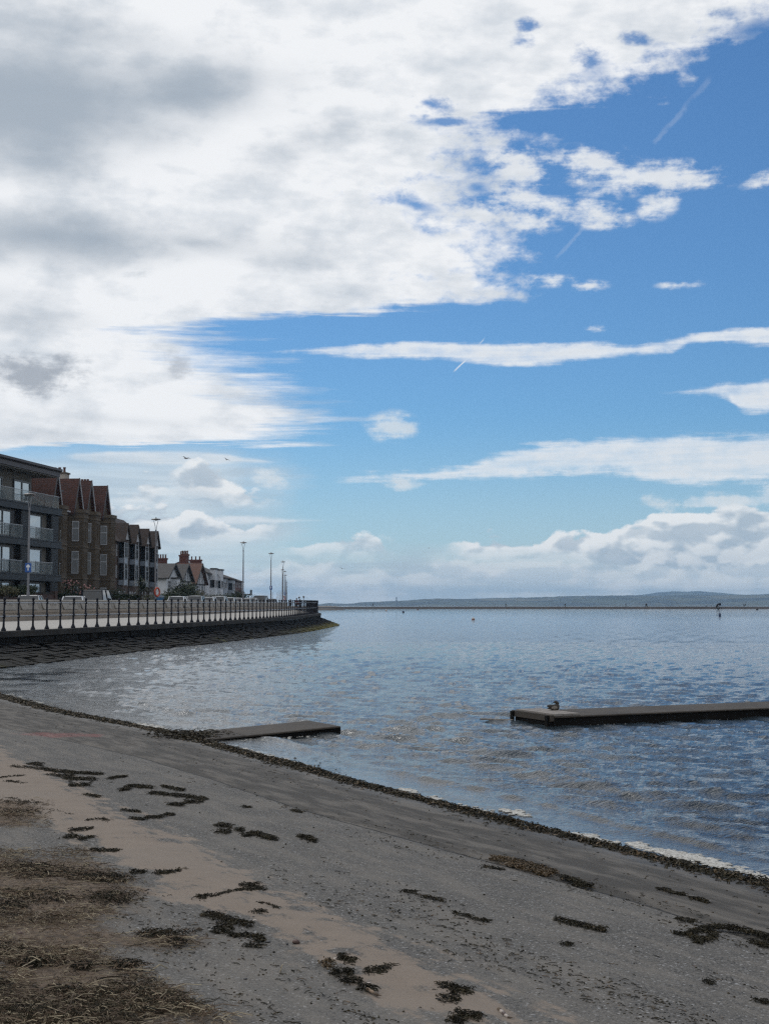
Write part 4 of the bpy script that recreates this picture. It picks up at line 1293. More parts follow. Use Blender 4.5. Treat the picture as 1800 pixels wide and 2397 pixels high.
# roofs of houses standing behind
rG, LG = house("house", "dark slate hipped house behind the white one, with a thin chimney", 216, 226, -37.5, .04, 8.2, 10.6, M_redbrick, M_slate, 8, along=True, stacks=((1.6, 4, 12.6, .4, 1), (8.6, 4, 11.2, 1.1, 3)))
ae = MB(); ae.tube([(5.2, 4, 9.3), (5.2, 4, 12.0)], .03, 5)
for z, l in ((11.9, .9), (11.6, .7), (11.2, .9)): ae.tube([(5.2 - l, 4, z), (5.2 + l, 4, z)], .025, 4)
ae.build("aerial", M_galv, rG)

# ================================================================ street lamps
M_lamp = pmat("grey lamp column paint", (0.20, 0.20, 0.215), (0.165, 0.165, 0.18), 2, 0.45)
M_lamphead = pmat("lamp head", (0.17, 0.16, 0.155), None, 3, 0.4)
LAMP_H = 8.9
def make_lamp(first=[None]):
    if first[0] is not None: return copy_tree(first[0])
    r = empty("street_lamp")
    p = MB(); p.lathe([(.14, 0), (.14, .1), (.115, .12), (.115, 1.7), (.095, 1.75), (.080, 5.4), (.058, LAMP_H - 1.25), (.075, LAMP_H - 1.2), (.075, LAMP_H - 1.05)], 12)
    p.build("pole", M_lamp, r, smooth=False)
    for s in (-1, 1):
        a = MB(); a.tube([(s * .035, 0, LAMP_H - 1.15), (s * .07, 0, LAMP_H - .75), (s * .20, 0, LAMP_H - .20)], .026, 6); a.build("bracket_arm", M_lamp, r)
    h = MB(); h.lathe([(.05, -.20), (.10, -.17), (.42, -.11), (.46, -.075), (.40, -.03), (.12, .02), (.05, .03), (.045, .12), (.015, .15)], 20, (0, 0, LAMP_H))
    h.build("lamp_head", M_lamphead, r, smooth=False)
    first[0] = r
    return r
LAMPS = [(68, 1151, "grey street lamp in front of the modern flats, carrying a blue arrow sign"),
         (365, 1211, "grey street lamp beside the brick flats, by the orange lifebuoy"),
         (570, 1267, "plain grey street lamp standing past the row of houses"),
         (635, 1293, "grey street lamp with a blue sign, beside the dark parked van"),
         (663, 1313, "tall thin far street lamp, its head topmost of the crowded far lamps"),
         (661.5, 1332, "far street lamp whose head sits just under the taller one behind it"),
         (667, 1336, "far street lamp beside the second lifebuoy, with a small blue sign"),
         (669, 1345, "far street lamp third in the crowded line towards the headland"),
         (670.5, 1359, "small far street lamp, fourth in the crowded line"),
         (671, 1362.5, "very small far street lamp, fifth in the crowded line"),
         (672, 1366, "tiny far street lamp, sixth in the crowded line"),
         (672.5, 1373, "tiniest farthest street lamp at the end of the crowded line")]
LAMP_AT = []
for i, (px, py, lb) in enumerate(LAMPS):
    top = 1.05 + LAMP_H + .12
    D = (top - H) / ((HORIZON - py) / F)
    if i == 5: D *= 0.92
    o = make_lamp()
    x = X_at(px, D)
    sc = (H + (HORIZON - py) / F * D - 1.05) / (LAMP_H + .12)
    o.location = (x, D, 1.05); o.scale = (1, 1, sc); o.rotation_euler = (0, 0, R(8 * i % 40))
    put_props(o, lb, "street lamp", "street lamps along the promenade road")
    LAMP_AT.append((x, D))

# ---------------------------------------------------------------- blue arrow signs
M_blue = pmat("blue sign face", (0.012, 0.085, 0.32), (0.010, 0.075, 0.29), 3, 0.4)
M_signw = pmat("white sign marking", (0.75, 0.76, 0.78), None, 3, 0.45)
def arrow_sign(i, py, w, h, label):
    x, D = LAMP_AT[i]
    r = empty("arrow_sign", (x + .02, D - .17, Z_at(py, D)), 0, label, "sign", "blue one way signs on lamp columns")
    p = MB(); a, b, c = w / 2, h / 2, w * .09
    p.prism([(-a + c, -b), (a - c, -b), (a, -b + c), (a, b - c), (a - c, b), (-a + c, b), (-a, b - c), (-a, -b + c)], 'y', -.015, .015); p.build("plate", M_blue, r)
    m = MB(); s = w * .30
    m.prism([(-s * .32, -b * .62), (s * .32, -b * .62), (s * .32, b * .12), (s, b * .02), (s, b * .30), (0, b * .74), (-s, b * .30), (-s, b * .02), (-s * .32, b * .12)], 'y', -.022, -.016); m.build("arrow", M_signw, r)
    br = MB(); br.box(-.06, .06, .017, .10, -b * .5, -b * .38).box(-.06, .06, .017, .10, b * .38, b * .5); br.build("bracket", M_galv, r)
arrow_sign(0, 1329, .46, .68, "blue sign with white upward arrow on the lamp by the modern flats")
arrow_sign(3, 1376, .40, .62, "small blue arrow sign on the lamp beside the dark van")
arrow_sign(6, 1389, .36, .62, "tiny blue arrow sign on the lamp above the far lifebuoy")

# ---------------------------------------------------------------- lifebuoys and bin
M_orange = pmat("lifebuoy orange", (0.50, 0.075, 0.030), (0.42, 0.06, 0.03), 3, 0.5)
def lifebuoy(px, py, D, label, hgt=.86):
    c = (X_at(px, D), D, Z_at(py, D))
    r = empty("lifebuoy", c, R(62), label, "lifebuoy", "orange lifebuoys on posts by the road")
    ring = MB(); n, k = 24, 8; vs, fs = [], []
    for i in range(n):
        a = 2 * math.pi * i / n
        for j in range(k):
            b = 2 * math.pi * j / k
            rr = .44 * 1.0 + .10 * math.cos(b)
            vs.append((rr * math.cos(a) * .82, .07 * math.sin(b), rr * math.sin(a) * hgt))
    for i in range(n):
        for j in range(k): fs.append((i*k+j, ((i+1)%n)*k+j, ((i+1)%n)*k+(j+1)%k, i*k+(j+1)%k))
    ring.add(vs, fs); ring.build("ring", M_orange, r, smooth=True)
    m = MB(); m.box(-.05, .05, .08, .10, -.42, .42).box(-.32, .32, .081, .101, .05, .13); m.build("rope_cross", M_signw, r)
    b = MB(); b.box(-.10, .10, .105, .13, -.42, .42); b.build("backboard", M_orange, r)
    p = MB(); p.tube([(0, .18, -.5 - (c[2] - 1.55)), (0, .18, .55)], .045, 8); p.build("post", M_galv, r)
lifebuoy(369.5, 1386, 130.0, "orange lifebuoy on its post beside the second lamp column")
lifebuoy(665, 1400, 280.0, "small far orange lifebuoy at the end of the flood wall")
M_binb = pmat("blue bin plastic", (0.03, 0.14, 0.30), None, 4, 0.5)
c = (X_at(374.5, 134), 134.0, 1.05)
r = empty("litter_bin", c, 0.3, "blue bin with pale lid beside the orange lifebuoy", "bin")
MB().prism([(-.36, 0), (.36, 0), (.42, 1.50), (-.42, 1.50)], 'y', -.36, .36).build("body", M_binb, r)
MB().prism([(-.45, 1.50), (.45, 1.50), (.40, 1.66), (0, 1.74), (-.40, 1.66)], 'y', -.40, .40).build("lid", M_spandrel, r)
MB().tube([(-.3, .38, .1), (.3, .38, .1)], .1, 10).build("wheel", M_blk, r)

# ================================================================ parked vehicles
M_tyre = pmat("tyre rubber", (0.012, 0.012, 0.012), None, 6, 0.8)
M_rim = pmat("alloy rim", (0.32, 0.32, 0.33), None, 6, 0.35, metallic=0.6)
M_light = pmat("lamp lens", (0.5, 0.5, 0.48), None, 6, 0.2)
M_tail = pmat("red lens", (0.25, 0.01, 0.01), None, 6, 0.25)
def paint(name, c, metal=0.0):
    m = pmat(name, c, tuple(q * .93 for q in c), 1.0, 0.3, metallic=metal)
    m.node_tree.nodes['Principled BSDF'].inputs['Coat Weight'].default_value = 0.15
    return m
P_white = paint("white car paint", (0.80, 0.81, 0.82)); P_silver = paint("silver car paint", (0.42, 0.43, 0.44), .3)
P_navy = pmat("dark navy van paint", (0.008, 0.009, 0.016), None, 1.0, 0.5, spec=.2); P_black = paint("black car paint", (0.010, 0.010, 0.011)); P_maroon = paint("dark maroon paint", (0.030, 0.012, 0.014))
def car(px, D, ytop, paintm, label, kind="car", rot=0.0, group="vehicles parked behind the flood wall"):
    """local x runs from tail to nose"""
    zroof = Z_at(ytop - 1.5, D)
    z0 = 1.05
    hh = zroof - z0
    van = kind == "van"
    L, W = (4.9, 1.9) if van else (4.3, 1.76)
    r = empty("parked_van" if van else "parked_car", (X_at(px, D), D, z0), R(90) + rot, label, kind, group)
    s = hh
    if van:
        side = [(-L/2, .35), (-L/2 - .03, .80), (-L/2 + .02, s * .54), (-L/2 + .10, s * .56), (L/2 - 1.0, s * .56), (L/2 - .12, s * .47), (L/2, .70), (L/2, .35)]
        cab = (-L/2 + .08, -L/2 + .24, L/2 - 1.95, L/2 - .98)
    else:
        side = [(-L/2, .35), (-L/2 - .03, .80), (-L/2 + .10, s * .62), (-L/2 + .25, s * .64), (L/2 - 1.3, s * .63), (L/2 - .15, s * .50), (L/2, .62), (L/2, .35)]
        cab = (-L/2 + .22, -L/2 + .70, L/2 - 1.95, L/2 - 1.15)
    hw = W / 2
    b = MB()
    b.prism([(x, z) for x, z in side], 'y', -hw, hw)
    if True:
        # roof shell over the glasshouse: tapered
        x0, x1, x2, x3 = cab; zb = s * (.55 if van else .62)
        tw = hw - (.15 if van else .20)
        vs = []
        for y, t in ((-1, 0), (1, 0)):
            pass
        rf = [(x1 - .06, -tw, s - .14), (x2 + .06, -tw, s - .14), (x2 + .06, tw, s - .14), (x1 - .06, tw, s - .14),
              (x1 + .15, -tw + .12, s - .02), (x2 - .12, -tw + .12, s - .02), (x2 - .12, tw - .12, s - .02), (x1 + .15, tw - .12, s - .02),
              ((x1 + x2) / 2, 0, s)]
        b.add(rf, [(0,1,5,4),(1,2,6,5),(2,3,7,6),(3,0,4,7),(4,5,8),(5,6,8),(6,7,8),(7,4,8),(3,2,1,0)])
        for y in (-1, 1):
            for a, c_ in ((x0, x1 - .02), (x3, x2 + .02)):
                b.tube([(a, y * (hw - .06), zb), (c_, y * tw, s - .05)], .045, 5)
            b.tube([((x0 + x3) / 2 - .1, y * (hw - .05), zb), ((x1 + x2) / 2 - .05, y * tw, s - .05)], .04, 5)
    body = b.build("body", paintm, r)
    if True:
        x0, x1, x2, x3 = cab; zb = s * (.55 if van else .62); tw = hw - (.17 if van else .22); bw = hw - .07
        bot = [(x0, -bw, zb), (x3, -bw, zb), (x3, bw, zb), (x0, bw, zb)]
        top = [(x1 - .02, -tw, s - .05), (x2 + .02, -tw, s - .05), (x2 + .02, tw, s - .05), (x1 - .02, tw, s - .05)]
        for nm, (i, j) in (("side_window", (0, 1)), ("windscreen", (1, 2)), ("side_window", (2, 3)), ("rear_window", (3, 0))):
            MB().add([bot[i], bot[j], top[j], top[i]], [(0, 1, 2, 3)]).build(nm, M_pane, r)
    for x in (-L/2 + .85, L/2 - .85):
        for y in (-1, 1):
            w = MB(); w.tube([(x, y * (hw - .20), .32), (x, y * (hw + .01), .32)], .32, 16); wo = w.build("wheel", M_tyre, r)
            MB().tube([(x, y * (hw + .011), .32), (x, y * (hw + .02), .32)], .20, 12).build("rim", M_rim, wo)
    for y in (-1, 1):
        MB().box(-L/2 - .05, -L/2 + .05, y * (hw - .2) - .1, y * (hw - .2) + .1, .72, .95).build("tail_light", M_tail, r)
        MB().box(L/2 - .08, L/2 + .03, y * (hw - .25) - .16, y * (hw - .25) + .16, .60, .74).build("headlight", M_light, r)
        MB().box(cab[3] - .25, cab[3] - .08, y * (hw + .10) - .10, y * (hw + .10) + .08, s * .60, s * .60 + .14).build("wing_mirror", paintm, r)
    return r
car(77, 104, 1394.5, P_silver, "silver car parked below the modern flats, lamp column before it", rot=.1)
car(178, 108, 1396.5, P_white, "white car roof tucked in front of the dark van", rot=.1)
car(232, 113, 1382.5, P_navy, "dark navy people carrier van parked before the sandstone terrace", "van", -.02)
for px, D, yt, pm, lb in ((421, 138, 1397, P_white, "white car first in the line past the blue bin"),
                          (463, 148, 1396, P_silver, "pale car second in the line, below the half timbered house"),
                          (491, 158, 1399, P_white, "low white car third in the line, before the white bay windowed house"),
                          (517, 166, 1397, P_white, "taller white car fourth in the line, below the pale grey terrace"),
                          (540, 177, 1400, P_white, "white car fifth in the line, below the red brown block"),
                          (558, 186, 1401, P_white, "white car just left of the third lamp column"),
                          (577, 196, 1402, P_silver, "pale silver car just behind the third lamp column"),
                          (591, 207, 1401, P_white, "white car tucked against the black van at the row's end"),
                          (603, 226, 1401, P_silver, "silver car half hidden beside the black van")):
    car(px, D, yt, pm, lb, rot=-.04)
car(613, 216, 1395.5, P_black, "black van standing tall at the far end of the car line", "van", -.05)
car(637, 236, 1403, P_maroon, "low dark maroon car beside the lamp with a blue sign", rot=-.05)

# ================================================================ garden walls, hedges, shrubs
M_leafd = pmat("dark evergreen leaf", (0.018, 0.030, 0.014), (0.035, 0.050, 0.018), 0.9, 0.6)
M_leafm = pmat("mid green leaf", (0.040, 0.060, 0.020), (0.065, 0.075, 0.030), 0.9, 0.6)
M_leafl = pmat("olive leaf", (0.075, 0.085, 0.030), (0.095, 0.080, 0.045), 0.9, 0.6)
M_flower = pmat("pink flower", (0.35, 0.16, 0.17), (0.30, 0.20, 0.15), 3, 0.7)
M_bark = pmat("brown bark", (0.055, 0.042, 0.030), None, 4, 0.9)
def leaves(mb, c, r3, n, size, rg, up=0.3):
    for _ in range(n):
        d = Vector((rg.gauss(0, 1), rg.gauss(0, 1), rg.gauss(0, 1))).normalized()
        q = rg.uniform(.55, 1.05)
        p = Vector((c[0] + d.x * r3[0] * q, c[1] + d.y * r3[1] * q, c[2] + d.z * r3[2] * q))
        a = Vector((rg.gauss(0, 1), rg.gauss(0, 1), rg.gauss(0, 1) + up)).normalized()
        b = a.cross(d + Vector((.01, .02, .03))).normalized()
        l, w = size * rg.uniform(.6, 1.4), size * rg.uniform(.3, .55)
        mb.add([p - a * l * .5, p + b * w * .5, p + a * l * .5, p - b * w * .5], [(0, 1, 2, 3)])
def shrub(px, D, z0, wid, hgt, mat, label, seed, n=900, lumps=6, size=.22, flowers=0, group="shrubs in the front gardens", cat="shrub", dep=1.0):
    rg = random.Random(seed)
    r = empty("shrub", (X_at(px, D), D, z0), 0, label, cat, group)
    mb = MB(); lc = []
    for k in range(lumps):
        c = (rg.uniform(-.62, .62) * wid / 2, rg.uniform(-.5, .5) * dep, hgt * rg.uniform(.35, .72))
        q = (wid * rg.uniform(.18, .30), dep * rg.uniform(.4, .7), hgt * rg.uniform(.24, .34))
        lc.append((c, q)); leaves(mb, c, q, n // lumps, size, rg)
    leaves(mb, (0, 0, hgt * .3), (wid * .45, dep * .6, hgt * .3), n // 3, size, rg)
    mb.build("foliage", mat, r)
    if flowers:
        fm = MB()
        for _ in range(flowers):
            c, q = rg.choice(lc)
            d = Vector((rg.gauss(0, .6), -abs(rg.gauss(0, 1)), abs(rg.gauss(0, 1)))).normalized()
            fm.blob((c[0] + d.x * q[0], c[1] + d.y * q[1], c[2] + d.z * q[2]), .09, 6, 4, .2, rg=rg)
        fm.build("blossom", M_flower, r)
    st = MB()
    for _ in range(4): st.tube([(rg.uniform(-.15, .15), rg.uniform(-.1, .1), -.1), (rg.uniform(-.5, .5) * wid * .5, rg.uniform(-.3, .3), hgt * .5)], [.05, .02], 5)
    st.build("stem", M_bark, r)
    return r
M_gwall = brick_mat("red sandstone garden wall", (0.075, 0.038, 0.032), (0.055, 0.032, 0.028), (0.05, 0.04, 0.036), 3, .8, .35)
def gardenwall(pxa, Da, pxb, Db, ztop, label, mat=M_gwall):
    a = Vector((X_at(pxa, Da), Da, 0)); b = Vector((X_at(pxb, Db), Db, 0))
    r = empty("garden_wall", (a.x, a.y, 1.1), math.atan2(b.y - a.y, b.x - a.x), label, "wall")
    L = (b - a).length; h = ztop - 1.1
    MB().box(0, L, -.15, .15, -.2, h).build("wall_body", mat, r)
    MB().box(-.05, L + .05, -.2, .2, h, h + .12).build("coping", M_coping, r)
    MB().box(L - .25, L + .25, -.25, .25, -.2, h + .25).build("pier", mat, r)
gardenwall(-60, 108, 128, 122, 2.78, "dark red garden wall in front of the modern flats")
def hedge(pxa, Da, pxb, Db, ztop, label, seed, mat=M_leafd, n=2600):
    rg = random.Random(seed)
    a = Vector((X_at(pxa, Da), Da, 0)); b = Vector((X_at(pxb, Db), Db, 0))
    r = empty("hedge", (a.x, a.y, 1.1), math.atan2(b.y - a.y, b.x - a.x), label, "hedge", "clipped hedges along the front gardens")
    L = (b - a).length; h = ztop - 1.1; mb = MB()
    mb.box(.1, L - .1, -.35, .35, -.1, h - .12)
    for _ in range(n):
        x, y, z = rg.uniform(0, L), rg.choice((-1, 1)) * rg.uniform(.32, .5), rg.uniform(0, h)
        if rg.random() < .35: y = rg.uniform(-.45, .45); z = h - rg.uniform(-.05, .15)
        aa = Vector((rg.gauss(0, 1), rg.gauss(0, 1), rg.gauss(0, 1))).normalized(); bb = aa.cross(Vector((.3, .5, .7))).normalized()
        p = Vector((x, y, z)); s_ = rg.uniform(.08, .16)
        mb.add([p - aa * s_, p + bb * s_ * .6, p + aa * s_, p - bb * s_ * .6], [(0, 1, 2, 3)])
    mb.build("foliage", mat, r)
hedge(133, 123, 196, 127, 2.75, "clipped dark hedge left of the navy van", 4)
hedge(272, 142, 325, 150, 2.82, "clipped hedge right of the navy van, ending at a white post", 5)
pm = MB(); pm.lathe([(.07, 0), (.07, 1.75), (.04, 1.82)], 8, (X_at(325.5, 149), 149, 1.1)); o = pm.build("gate_post", M_white); put_props(o, "white post at the end of the clipped hedge", "post")
shrub(45, 112, 2.4, 3.2, 1.2, M_leafd, "low dark shrub over the red garden wall, before the flats", 1)
shrub(8, 108, 2.5, 2.4, .9, M_leafl, "brownish low shrub at the left edge of the red garden wall", 2)
shrub(147, 125, 1.3, 2.6, 2.0, M_leafd, "dark round shrub at the corner of the modern flats", 3, flowers=6)
shrub(186, 126, 1.5, 3.4, 2.6, M_leafd, "dark shrub with pale pink flowers before the sandstone terrace", 6, flowers=46)
shrub(222, 131, 1.5, 2.6, 2.2, M_leafm, "flowering shrub behind the navy van roof", 7, flowers=24)
shrub(263, 140, 1.5, 3.4, 2.4, M_leafd, "dark shrub at the foot of the brick flats' end wall", 8)
shrub(345, 150, 1.1, 3.0, 2.0, M_leafl, "olive green bush below the cabbage palm", 9)
shrub(357, 142, 1.1, 2.4, 1.5, M_leafl, "yellowish low bush just left of the lifebuoy post", 10)
shrub(385, 150, 1.1, 2.6, 2.0, M_leafm, "mid green bush just right of the blue bin", 11)
shrub(424, 172, 1.1, 4.3, 3.7, M_leafd, "big dark bush with pointed fronds before the gabled house", 12, 2600, 10, .34, dep=1.8)
shrub(403, 170, 1.1, 2.6, 2.5, M_leafd, "smaller dark bush joined to the big one, before the white house", 13, 1300, 7, .28)
shrub(463, 195, 1.1, 3.0, 3.0, M_leafl, "light olive palm like shrub before the half timbered house", 14, 1200, 7, .30)
shrub(513, 215, 1.1, 6.0, 3.1, M_leafd, "wide dark shrub before the white bay windowed house", 15, 1600, 8, .30)
shrub(482, 205, 1.1, 3.2, 1.9, M_leafd, "low dark shrub between the olive one and the wide one", 16, 800)
shrub(561, 262, 1.1, 5.5, 3.6, M_leafd, "dark shrub at the far end of the houses, by the third lamp", 17, 1300, 7, .34)
shrub(586, 275, 1.1, 4.0, 2.0, M_leafd, "last low dark shrub past the third lamp column", 18, 700)
def palm(px, D, z0, hgt, label, seed):
    rg = random.Random(seed)
    r = empty("cabbage_palm", (X_at(px, D), D, z0), 0, label, "palm", "cabbage palms in the gardens")
    t = MB(); t.tube([(0, 0, 0), (.05, 0, hgt * .4), (0, .05, hgt * .72)], [.13, .10, .09], 8); t.build("trunk", M_bark, r)
    mb = MB()
    for c in ((0, 0, hgt * .75), (.25, 0, hgt * .62)):
        for _ in range(90):
            d = Vector((rg.gauss(0, 1), rg.gauss(0, 1), rg.uniform(-.5, 1.2))).normalized()
            l = hgt * rg.uniform(.22, .36)
            s = d.cross(Vector((0, 0, 1)) + d * .1).normalized() * .03
            p = Vector(c); m = p + d * l * .6; e = p + d * l - Vector((0, 0, l * .25))
            mb.add([p - s, p + s, m + s * 1.3, m - s * 1.3, e], [(0, 1, 2, 3), (3, 2, 4)])
    mb.build("leaf_crown", M_leafd, r)
palm(331, 148, 1.1, 3.9, "spiky cabbage palm in front of the brick flats", 3)
palm(443, 180, 1.1, 3.9, "spiky cabbage palm rising from the big dark bush", 4)

# ================================================================ people
M_skin = pmat("skin", (0.42, 0.25, 0.18), (0.38, 0.22, 0.16), 6, 0.6)
M_redj = pmat("red jacket cloth", (0.26, 0.022, 0.020), (0.20, 0.018, 0.018), 5, 0.8)
M_darkc = pmat("dark cloth", (0.018, 0.018, 0.022), (0.03, 0.03, 0.034), 5, 0.85)
M_greyc = pmat("grey cloth", (0.10, 0.11, 0.13), None, 5, 0.85)
M_hair = pmat("dark brown hair", (0.022, 0.015, 0.011), None, 8, 0.7)
def skinmesh(name, verts, edges, radii, mat, parent, sub=2, root_i=0):
    me = bpy.data.meshes.new(name)
    me.from_pydata(verts, edges, []); me.materials.append(mat)
    o = bpy.data.objects.new(name, me); COL.objects.link(o)
    if parent is not None: o.parent = parent
    me.skin_vertices.new() if hasattr(me.skin_vertices, 'new') and not me.skin_vertices else None
    md = o.modifiers.new("skin", 'SKIN'); md.use_smooth_shade = True
    lay = me.skin_vertices[0].data
    for i, r_ in enumerate(radii):
        lay[i].radius = (r_, r_) if not isinstance(r_, tuple) else r_
        lay[i].use_root = (i == root_i)
    s = o.modifiers.new("sub", 'SUBSURF'); s.levels = sub; s.render_levels = sub
    return o
def person(loc, rz, label, top, legs, shorts=False, stride=.22, group="people walking by the water", hgt=1.74, bag=False):
    r = empty("person", loc, rz, label, "person", group)
    k = hgt / 1.74
    sc = lambda L: [(a * k, b * k, c * k) for a, b, c in L]
    s = stride
    # pelvis, chest, neck, head; legs; arms (facing +y)
    V = [(0,0,.92),(0,0,1.12),(0,.01,1.34),(0,.0,1.45),(0,.015,1.53),(0,.02,1.63),
         (.09,0,.88),(.10,s*.45,.50),(.10,s*.75,.08),(.10,s*.75+.14,.035),
         (-.09,0,.88),(-.10,-s*.25,.49),(-.10,-s*.9,.11),(-.10,-s*.9+.13,.04),
         (.17,0,1.38),(.22,-s*.35,1.12),(.22,-s*.25+.06,.88),(.21,-s*.2+.10,.79),
         (-.17,0,1.38),(-.22,s*.3,1.12),(-.21,s*.5+.06,.89),(-.20,s*.5+.11,.80)]
    E = [(0,1),(1,2),(2,3),(3,4),(4,5),(0,6),(6,7),(7,8),(8,9),(0,10),(10,11),(11,12),(12,13),(2,14),(14,15),(15,16),(16,17),(2,18),(18,19),(19,20),(20,21)]
    rad = [(.13,.10),(.125,.09),(.14,.095),.055,.072,.082,.085,.058,.040,.032,.085,.058,.040,.032,.055,.042,.033,.028,.055,.042,.033,.028]
    skinmesh("body", sc(V), E, [tuple(q*k for q in x) if isinstance(x, tuple) else x*k for x in rad], M_skin, r)
    ti = [0,1,2,3,14,15,16,18,19,20]; mp = {v: i for i, v in enumerate(ti)}
    skinmesh("jacket", sc([V[i] for i in ti]), [(mp[a], mp[b]) for a, b in E if a in mp and b in mp],
             [(.175*k,.135*k),(.17*k,.135*k),(.18*k,.14*k),.075*k,.085*k,.066*k,.052*k,.085*k,.066*k,.052*k], top, r)
    if shorts: li = [0,6,7,10,11]
    else: li = [0,6,7,8,10,11,12]
    mp = {v: i for i, v in enumerate(li)}
    rr = {0:(.155,.12),6:.105,7:.080,8:.060,10:.105,11:.080,12:.060}
    skinmesh("shorts" if shorts else "trousers", sc([V[i] for i in li]), [(mp[a], mp[b]) for a, b in E if a in mp and b in mp], [tuple(q*k for q in rr[i]) if isinstance(rr[i], tuple) else rr[i]*k for i in li], legs, r)
    h = MB(); h.blob((0, .0 * k, 1.665 * k), .100 * k, 12, 8, 0, (1, 1.12, 1.0)); h.build("hair", M_hair, r, smooth=True)
    f = MB(); f.blob((0, .10 * k, 1.635 * k), .016 * k, 6, 4)
    f.build("nose", M_skin, r)
    e = MB()
    for q in (-.03, .03): e.blob((q * k, .092 * k, 1.655 * k), .011 * k, 6, 4)
    e.build("eye", M_hair, r)
    sh = MB()
    for x, y, z in (V[8], V[12]):
        sh.prism([(y - .08, z - .07), (y + .20, z - .07), (y + .20, z - .03), (y + .08, z + .03), (y - .07, z + .04)], 'x', x - .05, x + .05)
    sh.v = [(a * k, b * k, c * k) for a, b, c in sh.v]
    sh.build("shoe", M_darkc, r)
    if bag:
        b = MB(); b.box(-.13, .13, -.30, -.15, 1.0, 1.42); b.build("rucksack", M_darkc, r)
    return r
pz = lambda D: zp(D)
person((X_at(695, 200), 200, zp(200)), .1, "walker in red hooded jacket and shorts beyond the railing", M_redj, M_darkc, True, group="people on the promenade")
person((X_at(680.5, 205), 205, zp(200)), -.3, "dark clothed walker left of the one in red", M_darkc, M_darkc, group="people on the promenade", hgt=1.62)
person((X_at(703, 206), 206, zp(200)), .2, "dark clothed walker just right of the one in red", M_darkc, M_greyc, group="people on the promenade", hgt=1.6)

# ================================================================ causeway, hills, far shore
M_cause = pmat("causeway stone and silt", (0.050, 0.043, 0.040), (0.034, 0.030, 0.029), 0.09, 0.9)
DC = 690.0
def causeway():
    mb = MB()
    st = [(-46, 520), (-40, 560), (-20, 640), (20, 690), (120, 697), (260, 694), (420, 690), (900, 690)]
    st = catmull(st, 10)
    ring = []; rg = random.Random(2)
    for i, (x, y) in enumerate(st):
        t = Vector(st[min(i + 1, len(st) - 1)]) - Vector(st[max(i - 1, 0)]); t = t.normalized()
        nx, ny = t.y, -t.x
        zt = 1.22 + rg.uniform(-.04, .04)
        for a, h in ((7, -.3), (4.5, .25 + rg.uniform(-.1, .1)), (2.4, zt - .12), (1.5, zt), (-1.5, zt), (-6, -.3)):
            ring.append((x + nx * a, y + ny * a, h))
    n = 6
    mb.add(ring, [(i*n+k, i*n+k+1, (i+1)*n+k+1, (i+1)*n+k) for i in range(len(st)-1) for k in range(n-1)])
    o = mb.build("causeway_path", M_cause); put_props(o, kind='structure')
causeway()
def spit():
    n, m_ = 50, 12
    X, Y = np.meshgrid(np.linspace(-60, -14, n), np.linspace(505, 560, m_))
    cx = np.clip((-14 - X) / 12, 0, 1)
    Z = -.3 + (0.6 + 1.0 * fbm(X * .3, Y * .2, 8)) * np.sqrt(cx) * np.sin(np.pi * np.clip((Y - 505) / 55, 0, 1)) ** .5
    o = grid_mesh("rocky_shore", np.stack([X.ravel(), Y.ravel(), Z.ravel()], -1), m_, n, pmat("dark weed covered rocks", (0.045, 0.040, 0.034), (0.08, 0.07, 0.06), .8, .9), smooth=False)
    put_props(o, kind='structure')
spit()
def far_land():
    st = [(-2600, 620), (-600, 640), (-60, 640), (-46, 530)]
    X, Y = np.meshgrid(np.linspace(-1600, -44, 60), np.linspace(545, 1800, 30))
    Z = 0.6 + 0.7 * fbm(X * .01, Y * .01, 3)
    Z[0, :] = -.4; Z[:, -1] = -.4
    o = grid_mesh("sand_flats", np.stack([X.ravel(), Y.ravel(), Z.ravel()], -1), 30, 60, pmat("distant sand", (0.24, 0.20, 0.155), (0.17, 0.14, 0.11), .02, .9))
    put_props(o, kind='structure')
far_land()
def hill_mat():
    m = bpy.data.materials.new("fields woods and farmland"); m.use_nodes = True
    t = m.node_tree; b = t.nodes['Principled BSDF']; g = G(t)
    geo = g.node('ShaderNodeNewGeometry'); p = S(g, geo.outputs['Position'])
    v = g.voronoi(p, 0.0035, 'Color'); vr, vg, vb = g.sep(v)
    n = g.noise(p, 0.0045, 6, 0.6)
    field = g.mix(vr, (0.045, 0.055, 0.026), (0.11, 0.10, 0.058))
    col = g.mix(g.step(n + vg * .25, 0.55, 0.68), field, (0.012, 0.018, 0.013))
    t.links.new(col.o, b.inputs['Base Color']); b.inputs['Roughness'].default_value = 0.95
    return m
M_hill = hill_mat()
def ridge(name, D, prof, depth, seed, rough):
    xs = np.linspace(X_at(prof[0][0], D), X_at(prof[-1][0], D), 420)
    hs = np.interp(xs, [X_at(p[0], D) for p in prof], [Z_at(p[1], D) for p in prof])
    ts = np.linspace(-1, 1, 41)
    X = np.repeat(xs[None], 41, 0); Y = D + ts[:, None] * depth * np.ones_like(xs)[None]
    env = np.cos(ts * math.pi / 2)[:, None] ** 1.1
    nz = fbm(X * .0035, Y * .0035, seed, 5)
    Z = hs[None] * env * (0.80 + .20 * env + (nz - .5) * rough * (1 - env ** 6)) + (fbm(X * .02, Y * .02, seed + 3, 3) - .5) * 9 * env
    Z[0] = -4; Z[-1] = -4
    o = grid_mesh(name, np.stack([X.ravel(), Y.ravel(), Z.ravel()], -1), 41, 420, M_hill)
    put_props(o, kind='structure')
